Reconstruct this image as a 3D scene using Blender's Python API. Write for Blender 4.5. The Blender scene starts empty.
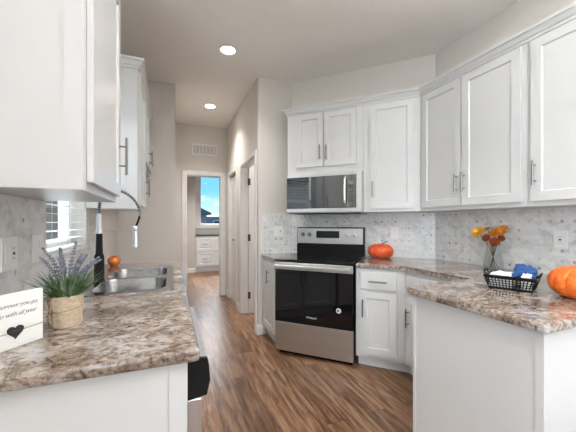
import bpy, bmesh, math, random
from mathutils import Matrix, Vector
random.seed(7)
SC = bpy.context.scene
COL = SC.collection
PI = math.pi

# ------------------------------------------------------------------ camera
CAM_H = 1.2696; YAW = 0.3728
cam_d = bpy.data.cameras.new('camera'); cam = bpy.data.objects.new('camera', cam_d); COL.objects.link(cam)
cam.location = (0, 0, CAM_H); cam.rotation_euler = (PI/2, 0, -YAW)
cam_d.sensor_width = 36.0; cam_d.lens = 36.0*300.88/576; cam_d.shift_y = 6.61/576
cam_d.clip_start = 0.02; cam_d.clip_end = 200
SC.camera = cam

# ------------------------------------------------------------------ world: blue sky with cloud banks
def make_world():
    w = bpy.data.worlds.new('sky'); SC.world = w; w.use_nodes = True
    nt = w.node_tree; N = nt.nodes; L = nt.links; N.clear()
    out = N.new('ShaderNodeOutputWorld'); bg = N.new('ShaderNodeBackground')
    tc = N.new('ShaderNodeTexCoord'); sep = N.new('ShaderNodeSeparateXYZ')
    L.new(tc.outputs['Generated'], sep.inputs[0])
    ramp = N.new('ShaderNodeValToRGB'); L.new(sep.outputs['Z'], ramp.inputs[0])
    e = ramp.color_ramp.elements
    e[0].position = 0.0; e[0].color = (.62, .78, .92, 1)
    e[1].position = 0.45; e[1].color = (.10, .30, .72, 1)
    k = e.new(0.10); k.color = (.16, .47, .88, 1)
    mp = N.new('ShaderNodeMapping'); mp.inputs['Scale'].default_value = (9, 9, 22); L.new(tc.outputs['Generated'], mp.inputs[0])
    no = N.new('ShaderNodeTexNoise'); no.inputs['Scale'].default_value = 1.6; no.inputs['Detail'].default_value = 6
    L.new(mp.outputs[0], no.inputs['Vector'])
    cr = N.new('ShaderNodeValToRGB'); cr.color_ramp.elements[0].position = .50; cr.color_ramp.elements[1].position = .66
    L.new(no.outputs['Fac'], cr.inputs[0])
    mx = N.new('ShaderNodeMixRGB'); mx.inputs['Color2'].default_value = (.95, .96, .98, 1)
    L.new(cr.outputs[0], mx.inputs['Fac']); L.new(ramp.outputs[0], mx.inputs['Color1'])
    L.new(mx.outputs[0], bg.inputs['Color']); bg.inputs['Strength'].default_value = 0.9
    L.new(bg.outputs[0], out.inputs[0])
make_world()

# ------------------------------------------------------------------ lights
def area(name, loc, rot, sx, sy, power, color=(1, 1, 1), spread=PI):
    d = bpy.data.lights.new(name, 'AREA'); d.shape = 'RECTANGLE'; d.size = sx; d.size_y = sy; d.energy = power; d.color = color; d.spread = spread
    o = bpy.data.objects.new(name, d); COL.objects.link(o); o.location = loc; o.rotation_euler = rot
    return o
# lamps outside added, unseen openings behind the camera, and outside sink and far windows
area('fill_patio', (0.95, -4.55, 1.15), (PI/2, 0, 0), 2.4, 2.1, 13, (.90, .95, 1))  # added unseen lamp, fills faces turned towards the camera
area('fill_side', (-0.72, -2.3, 1.45), (PI/2, 0, -PI/2), 2.6, 1.7, 96, (.90, .95, 1))  # added unseen lamp, side light for the right-hand cabinet fronts
area('daylight_far_room', (1.2, 9.7, 3.5), (PI/2-.75, 0, PI), 1.6, 1.2, 250, (.95, .97, 1))
area('ceiling_fill', (0.95, -0.35, 1.2), (PI, 0, 0), 1.0, 1.0, 46, (.88, .94, 1), 1.75)   # unseen fill lamp added behind the camera to brighten the ceiling
area('daylight_sink', (-1.7, 1.9, 2.7), (PI/2-.65, 0, -PI/2), 1.2, 1.0, 90, (.95, .98, 1))
SC.view_settings.view_transform = 'Standard'
SC.view_settings.look = 'None'
SC.view_settings.gamma = 1.0
SC.view_settings.use_curve_mapping = False
SC.view_settings.exposure = 0.98

# ------------------------------------------------------------------ materials
def mat(name, color=(.8, .8, .8), rough=.5, metal=0.0, coat=0.0, ior=1.5, emit=None, estr=1.0):
    m = bpy.data.materials.new(name); m.use_nodes = True
    b = m.node_tree.nodes['Principled BSDF']
    b.inputs['Base Color'].default_value = (*color, 1); b.inputs['Roughness'].default_value = rough
    b.inputs['Metallic'].default_value = metal; b.inputs['Coat Weight'].default_value = coat
    b.inputs['IOR'].default_value = ior
    if emit: b.inputs['Emission Color'].default_value = (*emit, 1); b.inputs['Emission Strength'].default_value = estr
    return m
def nodes(m): return m.node_tree.nodes, m.node_tree.links, m.node_tree.nodes['Principled BSDF']
def ramp(N, pts):
    r = N.new('ShaderNodeValToRGB'); e = r.color_ramp.elements
    e[0].position = pts[0][0]; e[0].color = (*pts[0][1], 1); e[1].position = pts[-1][0]; e[1].color = (*pts[-1][1], 1)
    for p, c in pts[1:-1]: k = e.new(p); k.color = (*c, 1)
    return r
def noisy(name, c1, c2, scale, rough=.5, bump=0.0, metal=0.0, stretch=(1, 1, 1), detail=4, coat=0, lo=.35, hi=.65, bdist=.002):
    m = mat(name, c1, rough, metal, coat); N, L, b = nodes(m)
    tc = N.new('ShaderNodeTexCoord'); mp = N.new('ShaderNodeMapping'); mp.inputs['Scale'].default_value = stretch
    no = N.new('ShaderNodeTexNoise'); no.inputs['Scale'].default_value = scale; no.inputs['Detail'].default_value = detail
    L.new(tc.outputs['Object'], mp.inputs[0]); L.new(mp.outputs[0], no.inputs['Vector'])
    r = ramp(N, [(lo, c1), (hi, c2)]); L.new(no.outputs['Fac'], r.inputs[0]); L.new(r.outputs[0], b.inputs['Base Color'])
    if bump:
        bp = N.new('ShaderNodeBump'); bp.inputs['Strength'].default_value = bump; bp.inputs['Distance'].default_value = bdist
        L.new(no.outputs['Fac'], bp.inputs['Height']); L.new(bp.outputs[0], b.inputs['Normal'])
    return m
M = {}
M['white'] = noisy('white_cabinet_paint', (.61, .612, .61), (.63, .632, .63), 3, rough=.30)
M['white_dark'] = mat('cabinet_toe_paint', (.78, .78, .77), .5)
M['trim'] = noisy('white_trim_paint', (.76, .75, .735), (.79, .78, .765), 4, rough=.38)
M['wall'] = noisy('warm_grey_wall_paint', (.66, .62, .575), (.675, .635, .59), 60, rough=.8, bump=.12, bdist=.001)
M['ceil'] = noisy('ceiling_paint', (.87, .84, .80), (.89, .86, .82), 45, rough=.85, bump=.25, bdist=.002)
M['steel'] = noisy('brushed_steel', (.60, .60, .60), (.68, .68, .68), 40, rough=.36, metal=1, stretch=(1, 1, 14))
M['sinksteel'] = noisy('sink_steel', (.30, .30, .30), (.40, .40, .40), 30, rough=.20, metal=1, stretch=(1, 12, 1))
M['nickel'] = mat('satin_nickel', (.26, .25, .24), .34, 1)
M['chrome'] = mat('bright_chrome', (.75, .75, .75), .12, 1)
M['blackglass'] = mat('black_glass', (.006, .006, .007), .05, 0, 0, 1.5)
M['mwglass'] = mat('microwave_glass', (.02, .021, .022), .04, 0, 0, 2.5)
M['black'] = mat('black_plastic', (.006, .006, .006), .30, ior=1.35)
M['blackmatte'] = mat('matte_black', (.006, .006, .006), .5, ior=1.3)
M['plastic'] = mat('white_plastic', (.80, .80, .79), .35)
M['slot'] = mat('dark_slot', (.03, .03, .03), .6)
M['paper'] = mat('white_card', (.80, .79, .77), .7)
M['ink'] = mat('black_ink', (.02, .02, .022), .7)
M['text'] = mat('silver_print', (.7, .7, .7), .5)
M['lens'] = mat('lamp_lens', (.9, .9, .9), .4, emit=(1, .93, .82), estr=14)
M['screen'] = mat('clock_display', (.01, .012, .014), .08)
M['hinge'] = mat('dark_hinge', (.10, .09, .08), .4, 1)
M['dirt'] = mat('soil', (.05, .035, .025), .9)
M['blue'] = noisy('blue_cloth', (.012, .05, .17), (.02, .085, .26), 60, rough=.85, bump=.4)
M['napkin'] = noisy('white_cloth', (.72, .72, .72), (.84, .83, .82), 40, rough=.8, bump=.3)
M['burlap'] = noisy('burlap', (.50, .38, .26), (.64, .51, .38), 60, rough=.95, bump=.35, stretch=(1, 1, 1.8))
M['twine'] = noisy('twine', (.30, .20, .12), (.50, .37, .24), 200, rough=.95, bump=.6)
M['leaf'] = noisy('leaf_green', (.05, .12, .04), (.16, .27, .10), 30, rough=.55)
M['leafgrey'] = noisy('grey_green_leaf', (.19, .24, .20), (.34, .38, .34), 30, rough=.6)
M['lavender'] = noisy('lavender_bloom', (.12, .13, .18), (.33, .34, .41), 90, rough=.8, bump=.5)
M['yellow'] = noisy('yellow_petal', (.85, .40, .015), (.95, .60, .06), 60, rough=.6)
M['orange'] = noisy('orange_petal', (.60, .17, .02), (.90, .42, .04), 60, rough=.6)
M['rust'] = noisy('rust_petal', (.20, .035, .015), (.38, .09, .02), 60, rough=.6)
M['stalk'] = mat('dry_stalk', (.12, .10, .04), .7)
M['pumpkin'] = noisy('pumpkin_skin', (.72, .10, .012), (.92, .22, .025), 45, rough=.42, bump=.55, stretch=(1, 1, 2.2), bdist=.004)
M['pumpkin_small'] = noisy('small_pumpkin_skin', (.60, .06, .015), (.82, .14, .03), 35, rough=.4, bump=.3, bdist=.003)
M['pstem'] = noisy('pumpkin_stem', (.09, .10, .05), (.24, .22, .14), 60, rough=.8, bump=.5)
M['copper'] = mat('orange_glass', (.80, .22, .03), .12, .35, .6)
M['vinyl'] = mat('window_vinyl', (.80, .80, .79), .4)
M['slat'] = mat('blind_slat', (.70, .70, .68), .5)
M['chair_top'] = mat('dark_vanity_top', (.03, .028, .026), .25)
M['greywall'] = noisy('far_room_wall', (.52, .49, .45), (.54, .51, .47), 40, rough=.85)
M['siding'] = noisy('neighbour_siding', (.33, .30, .27), (.40, .37, .33), 3, rough=.9, stretch=(1, 1, 12))
M['siding_pale'] = noisy('pale_siding', (.62, .60, .56), (.72, .70, .66), 3, rough=.9, stretch=(1, 1, 12))
M['siding_brown'] = noisy('brown_siding', (.22, .15, .10), (.30, .21, .15), 3, rough=.9, stretch=(1, 1, 12))
M['roof'] = noisy('roof_shingle', (.12, .11, .11), (.20, .19, .18), 20, rough=.95)
M['ground'] = noisy('dry_ground', (.34, .29, .22), (.46, .41, .32), 2, rough=.95)
M['fence'] = noisy('fence_wood', (.30, .22, .15), (.42, .33, .24), 6, rough=.9, stretch=(8, 8, 1))

def thin_glass(name, tint=(1, 1, 1), refl=.10):
    m = bpy.data.materials.new(name); m.use_nodes = True; N = m.node_tree.nodes; L = m.node_tree.links; N.clear()
    o = N.new('ShaderNodeOutputMaterial'); t = N.new('ShaderNodeBsdfTransparent'); g = N.new('ShaderNodeBsdfGlossy'); mx = N.new('ShaderNodeMixShader')
    t.inputs[0].default_value = (*tint, 1); g.inputs['Roughness'].default_value = .02
    lw = N.new('ShaderNodeLayerWeight'); lw.inputs[0].default_value = refl
    L.new(lw.outputs['Facing'], mx.inputs[0]); L.new(t.outputs[0], mx.inputs[1]); L.new(g.outputs[0], mx.inputs[2]); L.new(mx.outputs[0], o.inputs[0])
    return m
M['pane'] = thin_glass('window_glass', (.96, .98, .98), .06)
M['vaseglass'] = thin_glass('vase_glass', (.95, .97, .97), .22)

def granite():
    m = mat('granite_laminate', (.5, .4, .3), .16, 0, .25); N, L, b = nodes(m)
    tc = N.new('ShaderNodeTexCoord')
    mp = N.new('ShaderNodeMapping'); mp.inputs['Scale'].default_value = (1.0, 1.45, 1.3); mp.inputs['Rotation'].default_value = (0, 0, .45)
    L.new(tc.outputs['Object'], mp.inputs[0])
    big = N.new('ShaderNodeTexNoise'); big.inputs['Scale'].default_value = 15; big.inputs['Detail'].default_value = 8; big.inputs['Roughness'].default_value = .68; big.inputs['Distortion'].default_value = 2.4
    L.new(mp.outputs[0], big.inputs['Vector'])
    r1 = ramp(N, [(.30, (.075, .052, .042)), (.40, (.20, .142, .112)), (.46, (.36, .275, .22)), (.53, (.48, .40, .34)), (.60, (.60, .54, .485)), (.72, (.38, .30, .245))])
    L.new(big.outputs['Fac'], r1.inputs[0])
    fine = N.new('ShaderNodeTexNoise'); fine.inputs['Scale'].default_value = 75; fine.inputs['Detail'].default_value = 5; fine.inputs['Roughness'].default_value = .7
    L.new(tc.outputs['Object'], fine.inputs['Vector'])
    r2 = ramp(N, [(.36, (.10, .09, .085)), (.43, (.50, .46, .42)), (.56, (.95, .95, .95)), (.70, (1.0, 1.0, 1.0))])
    L.new(fine.outputs['Fac'], r2.inputs[0])
    mx = N.new('ShaderNodeMixRGB'); mx.blend_type = 'MULTIPLY'; mx.inputs[0].default_value = .75
    L.new(r1.outputs[0], mx.inputs[1]); L.new(r2.outputs[0], mx.inputs[2])
    gr = N.new('ShaderNodeTexNoise'); gr.inputs['Scale'].default_value = 24; gr.inputs['Detail'].default_value = 6
    L.new(mp.outputs[0], gr.inputs['Vector'])
    r3 = ramp(N, [(.50, (0, 0, 0)), (.62, (.7, .7, .7))]); L.new(gr.outputs['Fac'], r3.inputs[0])
    mx2 = N.new('ShaderNodeMixRGB'); mx2.inputs[2].default_value = (.60, .585, .57, 1)
    L.new(r3.outputs[0], mx2.inputs[0]); L.new(mx.outputs[0], mx2.inputs[1])
    lf = N.new('ShaderNodeTexNoise'); lf.inputs['Scale'].default_value = 5; lf.inputs['Detail'].default_value = 3; L.new(mp.outputs[0], lf.inputs['Vector'])
    r4 = ramp(N, [(.38, (.52, .46, .42)), (.52, (.76, .73, .71)), (.64, (.90, .90, .91))]); L.new(lf.outputs['Fac'], r4.inputs[0])
    mx4 = N.new('ShaderNodeMixRGB'); mx4.blend_type = 'MULTIPLY'; mx4.inputs[0].default_value = 1; L.new(mx2.outputs[0], mx4.inputs[1]); L.new(r4.outputs[0], mx4.inputs[2])
    L.new(mx4.outputs[0], b.inputs['Base Color'])
    return m
M['granite'] = granite()

def mosaic(name, dots=True):
    # marble mosaic: u = local x, v = local z
    m = mat(name, (.7, .7, .7), .28); N, L, b = nodes(m)
    tc = N.new('ShaderNodeTexCoord'); sp = N.new('ShaderNodeSeparateXYZ'); L.new(tc.outputs['Object'], sp.inputs[0])
    cb = N.new('ShaderNodeCombineXYZ'); L.new(sp.outputs['X'], cb.inputs[0]); L.new(sp.outputs['Z'], cb.inputs[1])
    br = N.new('ShaderNodeTexBrick'); L.new(cb.outputs[0], br.inputs['Vector'])
    br.inputs['Scale'].default_value = 1.0; br.inputs['Brick Width'].default_value = .066; br.inputs['Row Height'].default_value = .033
    br.inputs['Mortar Size'].default_value = .0016; br.inputs['Mortar Smooth'].default_value = .3; br.inputs['Bias'].default_value = -.15
    br.inputs['Color1'].default_value = (.76, .755, .745, 1); br.inputs['Color2'].default_value = (.65, .65, .65, 1); br.inputs['Mortar'].default_value = (.70, .695, .69, 1)
    vein = N.new('ShaderNodeTexNoise'); vein.inputs['Scale'].default_value = 11; vein.inputs['Detail'].default_value = 6; vein.inputs['Distortion'].default_value = 1.2
    L.new(cb.outputs[0], vein.inputs['Vector'])
    rv = ramp(N, [(.33, (.70, .70, .71)), (.50, (.96, .96, .96)), (.7, (1, 1, 1))]); L.new(vein.outputs['Fac'], rv.inputs[0])
    mx = N.new('ShaderNodeMixRGB'); mx.blend_type = 'MULTIPLY'; mx.inputs[0].default_value = .8
    L.new(br.outputs['Color'], mx.inputs[1]); L.new(rv.outputs[0], mx.inputs[2])
    # small square dots on a regular grid, each with its own grey
    P = .066
    def math_(op, a, bb=None):
        n = N.new('ShaderNodeMath'); n.operation = op
        if hasattr(a, 'default_value') or hasattr(a, 'is_linked'): L.new(a, n.inputs[0])
        else: n.inputs[0].default_value = a
        if bb is not None:
            if hasattr(bb, 'is_linked'): L.new(bb, n.inputs[1])
            else: n.inputs[1].default_value = bb
        return n.outputs[0]
    masks = []; cells = []
    for ax in ('X', 'Z'):
        q = math_('DIVIDE', sp.outputs[ax], P); fr = math_('FRACT', q); cells.append(math_('FLOOR', q))
        masks.append(math_('LESS_THAN', math_('ABSOLUTE', math_('SUBTRACT', fr, .5)), .125 if ax == 'X' else .14))
    cc = N.new('ShaderNodeCombineXYZ'); L.new(cells[0], cc.inputs[0]); L.new(cells[1], cc.inputs[1])
    wn = N.new('ShaderNodeTexWhiteNoise'); wn.noise_dimensions = '2D'; L.new(cc.outputs[0], wn.inputs['Vector'])
    dr = ramp(N, [(0, (.70, .70, .70)), (.5, (.58, .58, .585)), (.85, (.46, .46, .47)), (1, (.22, .22, .23))]); L.new(wn.outputs['Value'], dr.inputs[0])
    mk = math_('MULTIPLY', masks[0], masks[1])
    mx3 = N.new('ShaderNodeMixRGB'); L.new(mk, mx3.inputs[0]); L.new(mx.outputs[0], mx3.inputs[1]); L.new(dr.outputs[0], mx3.inputs[2])
    L.new(mx3.outputs[0], b.inputs['Base Color'])
    return m
M['tile'] = mosaic('marble_mosaic')

def floor_mat():
    m = mat('wood_plank_floor', (.3, .2, .12), .26); N, L, b = nodes(m)
    tc = N.new('ShaderNodeTexCoord'); mp = N.new('ShaderNodeMapping'); mp.inputs['Rotation'].default_value = (0, 0, PI/2)
    L.new(tc.outputs['Object'], mp.inputs[0])
    br = N.new('ShaderNodeTexBrick'); L.new(mp.outputs[0], br.inputs['Vector']); br.offset = .37
    br.inputs['Scale'].default_value = 1; br.inputs['Brick Width'].default_value = 1.22; br.inputs['Row Height'].default_value = .152
    br.inputs['Mortar Size'].default_value = .0016; br.inputs['Color1'].default_value = (0, 0, 0, 1); br.inputs['Color2'].default_value = (1, 1, 1, 1); br.inputs['Mortar'].default_value = (.5, .5, .5, 1)
    # per-plank shift of the grain
    vm = N.new('ShaderNodeVectorMath'); vm.operation = 'MULTIPLY'; vm.inputs[1].default_value = (13, 7, 5); L.new(br.outputs['Color'], vm.inputs[0])
    va = N.new('ShaderNodeVectorMath'); va.operation = 'ADD'; L.new(vm.outputs[0], va.inputs[0])
    m2 = N.new('ShaderNodeMapping'); m2.inputs['Scale'].default_value = (20, 1.9, 1); L.new(tc.outputs['Object'], m2.inputs[0]); L.new(m2.outputs[0], va.inputs[1])
    g = N.new('ShaderNodeTexNoise'); g.inputs['Scale'].default_value = 1.5; g.inputs['Detail'].default_value = 9; g.inputs['Roughness'].default_value = .65; g.inputs['Distortion'].default_value = .35
    L.new(va.outputs[0], g.inputs['Vector'])
    r = ramp(N, [(.28, (.050, .022, .011)), (.41, (.120, .056, .028)), (.51, (.200, .102, .053)), (.62, (.285, .172, .105)), (.75, (.21, .135, .088))]); L.new(g.outputs['Fac'], r.inputs[0])
    pl = ramp(N, [(0, (.66, .62, .58)), (.5, (1, 1, 1)), (1, (1.3, 1.3, 1.32))]); L.new(br.outputs['Color'], pl.inputs[0])
    mx = N.new('ShaderNodeMixRGB'); mx.blend_type = 'MULTIPLY'; mx.inputs[0].default_value = 1; L.new(r.outputs[0], mx.inputs[1]); L.new(pl.outputs[0], mx.inputs[2])
    gr = N.new('ShaderNodeMixRGB'); gr.inputs[2].default_value = (.05, .03, .02, 1); L.new(br.outputs['Fac'], gr.inputs[0]); L.new(mx.outputs[0], gr.inputs[1])
    L.new(gr.outputs[0], b.inputs['Base Color'])
    rr = N.new('ShaderNodeMapRange'); rr.inputs['To Min'].default_value = .22; rr.inputs['To Max'].default_value = .42; L.new(g.outputs['Fac'], rr.inputs['Value']); L.new(rr.outputs[0], b.inputs['Roughness'])
    bp = N.new('ShaderNodeBump'); bp.inputs['Strength'].default_value = .25; bp.inputs['Distance'].default_value = .002
    L.new(g.outputs['Fac'], bp.inputs['Height']); L.new(bp.outputs[0], b.inputs['Normal'])
    return m
M['floor'] = floor_mat()

# ------------------------------------------------------------------ mesh helpers
def nb(): return bmesh.new()
def smooth(bm, ang=.6):
    bm.normal_update()
    for f in bm.faces: f.smooth = True
    for e in bm.edges:
        if len(e.link_faces) != 2 or e.calc_face_angle(0) > ang: e.smooth = False
def box(bm, x0, x1, y0, y1, z0, z1, bev=0, seg=1):
    t = bmesh.new(); r = bmesh.ops.create_cube(t, size=1)
    for v in t.verts: v.co = Vector((x0+(v.co.x+.5)*(x1-x0), y0+(v.co.y+.5)*(y1-y0), z0+(v.co.z+.5)*(z1-z0)))
    if bev: bmesh.ops.bevel(t, geom=t.edges[:], offset=bev, segments=seg, profile=.5, affect='EDGES')
    merge(bm, t); return bm
def merge(bm, t):
    me = bpy.data.meshes.new('tmp'); t.to_mesh(me); t.free(); bm.from_mesh(me); bpy.data.meshes.remove(me)
def prism(bm, pts, z0, z1, bev=0, seg=2, top_only=False):
    t = bmesh.new()
    a = sum(pts[i][0]*pts[(i+1) % len(pts)][1]-pts[(i+1) % len(pts)][0]*pts[i][1] for i in range(len(pts)))
    if a < 0: pts = pts[::-1]
    lo = [t.verts.new((p[0], p[1], z0)) for p in pts]; hi = [t.verts.new((p[0], p[1], z1)) for p in pts]
    t.faces.new(lo[::-1]); t.faces.new(hi)
    for i in range(len(pts)): j = (i+1) % len(pts); t.faces.new((lo[i], lo[j], hi[j], hi[i]))
    if bev:
        es = [e for e in t.edges if abs(e.verts[0].co.z-e.verts[1].co.z) < 1e-6 and (not top_only or e.verts[0].co.z > z1-1e-6)]
        bmesh.ops.bevel(t, geom=es, offset=bev, segments=seg, profile=.5, affect='EDGES')
    merge(bm, t); return bm
def prism_x(bm, prof, x0, x1):   # prof = (y,z) outline extruded along x
    t = bmesh.new()
    A = [t.verts.new((x0, p[0], p[1])) for p in prof]; B = [t.verts.new((x1, p[0], p[1])) for p in prof]
    t.faces.new(A); t.faces.new(B[::-1])
    for i in range(len(prof)): j = (i+1) % len(prof); t.faces.new((A[j], A[i], B[i], B[j]))
    bmesh.ops.recalc_face_normals(t, faces=t.faces[:]); merge(bm, t); return bm
def tube(bm, pts, r, n=10, caps=True, closed=False):
    t = bmesh.new(); P = [Vector(p) for p in pts]; R = r if isinstance(r, (list, tuple)) else [r]*len(P); rings = []
    up = None
    for i, p in enumerate(P):
        if closed: d = (P[(i+1) % len(P)]-P[i-1]).normalized()
        else: d = (P[min(i+1, len(P)-1)]-P[max(i-1, 0)]).normalized()
        if up is None: up = d.orthogonal().normalized()
        up = (up-d*up.dot(d)); up = up.normalized() if up.length > 1e-6 else d.orthogonal().normalized()
        s = d.cross(up)
        rings.append([t.verts.new(p+(up*math.cos(a)+s*math.sin(a))*R[i]) for a in [2*PI*k/n for k in range(n)]])
    m = len(rings)
    for i in range(m if closed else m-1):
        A, B = rings[i], rings[(i+1) % m]
        for k in range(n): t.faces.new((A[k], A[(k+1) % n], B[(k+1) % n], B[k]))
    if caps and not closed: t.faces.new(rings[0][::-1]); t.faces.new(rings[-1])
    bmesh.ops.recalc_face_normals(t, faces=t.faces[:]); merge(bm, t); return bm
def lathe(bm, prof, n=32, c=(0, 0, 0), lobes=0, depth=0.0, sx=1, sy=1, close=False):
    t = bmesh.new(); rings = []
    for r, z in prof:
        if r < 1e-5: rings.append([t.verts.new((c[0], c[1], c[2]+z))]); continue
        ring = []
        for k in range(n):
            a = 2*PI*k/n; q = r
            if lobes: q = r*(1-depth*(1-abs(math.sin(a*lobes/2))**.6))
            ring.append(t.verts.new((c[0]+q*sx*math.cos(a), c[1]+q*sy*math.sin(a), c[2]+z)))
        rings.append(ring)
    for A, B in zip(rings[:-1], rings[1:]):
        for k in range(n):
            j = (k+1) % n
            if len(A) == 1 and len(B) == 1: continue
            if len(A) == 1: t.faces.new((A[0], B[j], B[k]))
            elif len(B) == 1: t.faces.new((A[k], A[j], B[0]))
            else: t.faces.new((A[k], A[j], B[j], B[k]))
    if not close:
        if len(rings[0]) > 1: t.faces.new(rings[0][::-1])
        if len(rings[-1]) > 1: t.faces.new(rings[-1])
    bmesh.ops.recalc_face_normals(t, faces=t.faces[:]); merge(bm, t); return bm
def sweep(bm, path, prof, closed=False):
    # prof = (out, z) outline; path in plan, 'out' is to the right of travel; mitred corners
    t = bmesh.new(); rings = []; n = len(path)
    for i in range(n):
        p = Vector(path[i]); a = (p-Vector(path[i-1])).normalized() if i > 0 else None; b = (Vector(path[i+1])-p).normalized() if i < n-1 else None
        if a is None: a = b
        if b is None: b = a
        na = Vector((a.y, -a.x)); nn = Vector((b.y, -b.x)); mt = (na+nn).normalized(); mt = mt/max(.2, mt.dot(na))
        rings.append([t.verts.new((p.x+mt.x*o, p.y+mt.y*o, z)) for o, z in prof])
    m = len(prof)
    for A, B in zip(rings[:-1], rings[1:]):
        for k in range(m): t.faces.new((A[k], A[(k+1) % m], B[(k+1) % m], B[k]))
    t.faces.new(rings[0]); t.faces.new(rings[-1][::-1])
    bmesh.ops.recalc_face_normals(t, faces=t.faces[:]); merge(bm, t); return bm

def obj(name, bm, m, parent=None, world=False, label=None, sm=False):
    if world and parent is not None: bm.transform(wm(parent).inverted())
    if sm: smooth(bm)
    me = bpy.data.meshes.new(name); bm.to_mesh(me); bm.free(); me.materials.append(m if not isinstance(m, str) else M[m])
    o = bpy.data.objects.new(name, me); COL.objects.link(o)
    if parent is not None: o.parent = parent
    if label: o['label'] = label
    return o
def wm(o):
    mtx = Matrix.LocRotScale(o.location, o.rotation_euler, o.scale)
    return wm(o.parent) @ mtx if o.parent else mtx
def tag(o, label, cat, group=None):
    o['label'] = label; o['category'] = cat
    if group: o['group'] = group
    return o
def thing(name, label, cat, loc=(0, 0, 0), rz=0, group=None):
    o = bpy.data.objects.new(name, None); COL.objects.link(o); o.empty_display_size = .1
    o.location = loc; o.rotation_euler = (0, 0, rz)
    return tag(o, label, cat, group)
def struct(name, bm, m, parent=None):
    o = obj(name, bm, m, parent)
    if parent is None: o['kind'] = 'structure'
    return o
def sempty(name, loc=(0, 0, 0), rz=0):
    o = bpy.data.objects.new(name, None); COL.objects.link(o); o.location = loc; o.rotation_euler = (0, 0, rz); o['kind'] = 'structure'; return o
def copy_tree(o, parent=None):
    c = o.copy(); COL.objects.link(c); c.parent = parent
    for ch in [k for k in bpy.data.objects if k.parent == o]: copy_tree(ch, c)
    return c
def text_mesh(s, size, shear=0.0, depth=.0004, spacing=1.0, offset=0.0):
    cu = bpy.data.curves.new('t', 'FONT'); cu.body = s; cu.size = size; cu.shear = shear; cu.extrude = depth; cu.align_x = 'CENTER'; cu.space_character = spacing; cu.offset = offset
    o = bpy.data.objects.new('t', cu); COL.objects.link(o)
    dg = bpy.context.evaluated_depsgraph_get(); dg.update()
    me = bpy.data.meshes.new_from_object(o.evaluated_get(dg)); bm = bmesh.new(); bm.from_mesh(me)
    bpy.data.objects.remove(o); bpy.data.curves.remove(cu); bpy.data.meshes.remove(me)
    return bm

# ------------------------------------------------------------------ plan constants
CE = 2.92                      # ceiling
XLW = -.556                    # left kitchen wall
XRW = 2.4166                   # right kitchen wall
WB = Vector((2.4166, 2.2173))  # corner of right wall and diagonal wall
WD = Vector((-.70711, .70711)) # along the diagonal wall, towards the far left
WN = Vector((-.70711, -.70711))# out of the diagonal wall
YBK = 3.2958                   # short back wall
W2 = WB+WD*1.525
XH = .925                      # hall right wall face
YE = 5.3                       # hall end wall face
def dp(s, off): v = WB+WD*s+WN*off; return (v.x, v.y)

# ------------------------------------------------------------------ structure
struct('floor', box(nb(), -1.2, 3.2, -4.6, 9.0, -.12, 0), 'floor')
struct('ceiling', box(nb(), -1.2, 3.2, -4.6, 9.0, CE, CE+.12), 'ceil')
def wall_x(name, x0, x1, y0, y1, holes, m='wall', z1=CE):    # a wall running along y with rectangular holes (ya, yb, za, zb)
    bm = nb(); y = y0
    for (a, b, za, zb) in sorted(holes):
        box(bm, x0, x1, y, a, 0, z1)
        if za > 0: box(bm, x0, x1, a, b, 0, za)
        box(bm, x0, x1, a, b, zb, z1); y = b
    box(bm, x0, x1, y, y1, 0, z1)
    return struct(name, bm, m)
def wall_y(name, y0, y1, x0, x1, holes, m='wall', z1=CE):
    bm = nb(); x = x0
    for (a, b, za, zb) in sorted(holes):
        box(bm, x, a, y0, y1, 0, z1)
        if za > 0: box(bm, a, b, y0, y1, 0, za)
        box(bm, a, b, y0, y1, zb, z1); x = b
    box(bm, x, x1, y0, y1, 0, z1)
    return struct(name, bm, m)
SW = (1.745, 2.47, 1.112, 2.15)     # sink window hole
wall_x('wall_left', XLW-.14, XLW, -4.6, 3.97, [SW, (-3.6, -1.0, .6, 2.3)])
wall_y('wall_behind', -4.5, -4.36, XLW, XRW, [(-.25, 2.15, .02, 2.12)])
wall_x('wall_right', XRW, XRW+.14, -4.5, WB.y, [])
bm = nb(); prism(bm, [tuple(WB), tuple(W2), (W2.x+.12, W2.y+.12), (WB.x+.14, WB.y+.02), (WB.x+.14, WB.y)], 0, CE); struct('wall_diagonal', bm, 'wall')
bm = nb(); prism(bm, [(XH, YBK+.02), (XH+.006, YBK+.006), (XH+.02, YBK), (W2.x, YBK), (2.1, YBK+.02), (2.1, YBK+.115), (XH, YBK+.115)], 0, CE); struct('wall_kitchen_back', bm, 'wall')
PD = (3.402, 4.14, 0, 2.05)      # pantry doorway
CD = (4.47, 5.07, 0, 2.05)       # closet doorway
wall_x('wall_hall_right', XH, XH+.115, YBK+.115, YE, [PD, CD])
wall_y('wall_kitchen_end', 3.83, 3.97, XLW, .052, [])
wall_x('wall_hall_left', -.06, .052, 3.97, YE, [])
ED = (.25, .82, 0, 2.07)         # doorway in the hall end wall
wall_y('wall_hall_end', YE, YE+.115, -.06, 2.3, [ED])
wall_x('wall_pantry_side', 2.1, 2.2, YBK, YE, [])
wall_y('wall_pantry_end', 4.25, 4.35, XH+.115, 2.1, [])
wall_x('wall_far_left', -.45, -.35, YE+.115, 8.6, [], 'greywall')
wall_x('wall_far_right', 2.2, 2.3, YE+.115, 8.6, [], 'greywall')
FW = (.735, 1.75, 1.2, 2.66)
wall_y('wall_far_room', 8.5, 8.64, -.45, 2.3, [FW], 'greywall')

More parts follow.
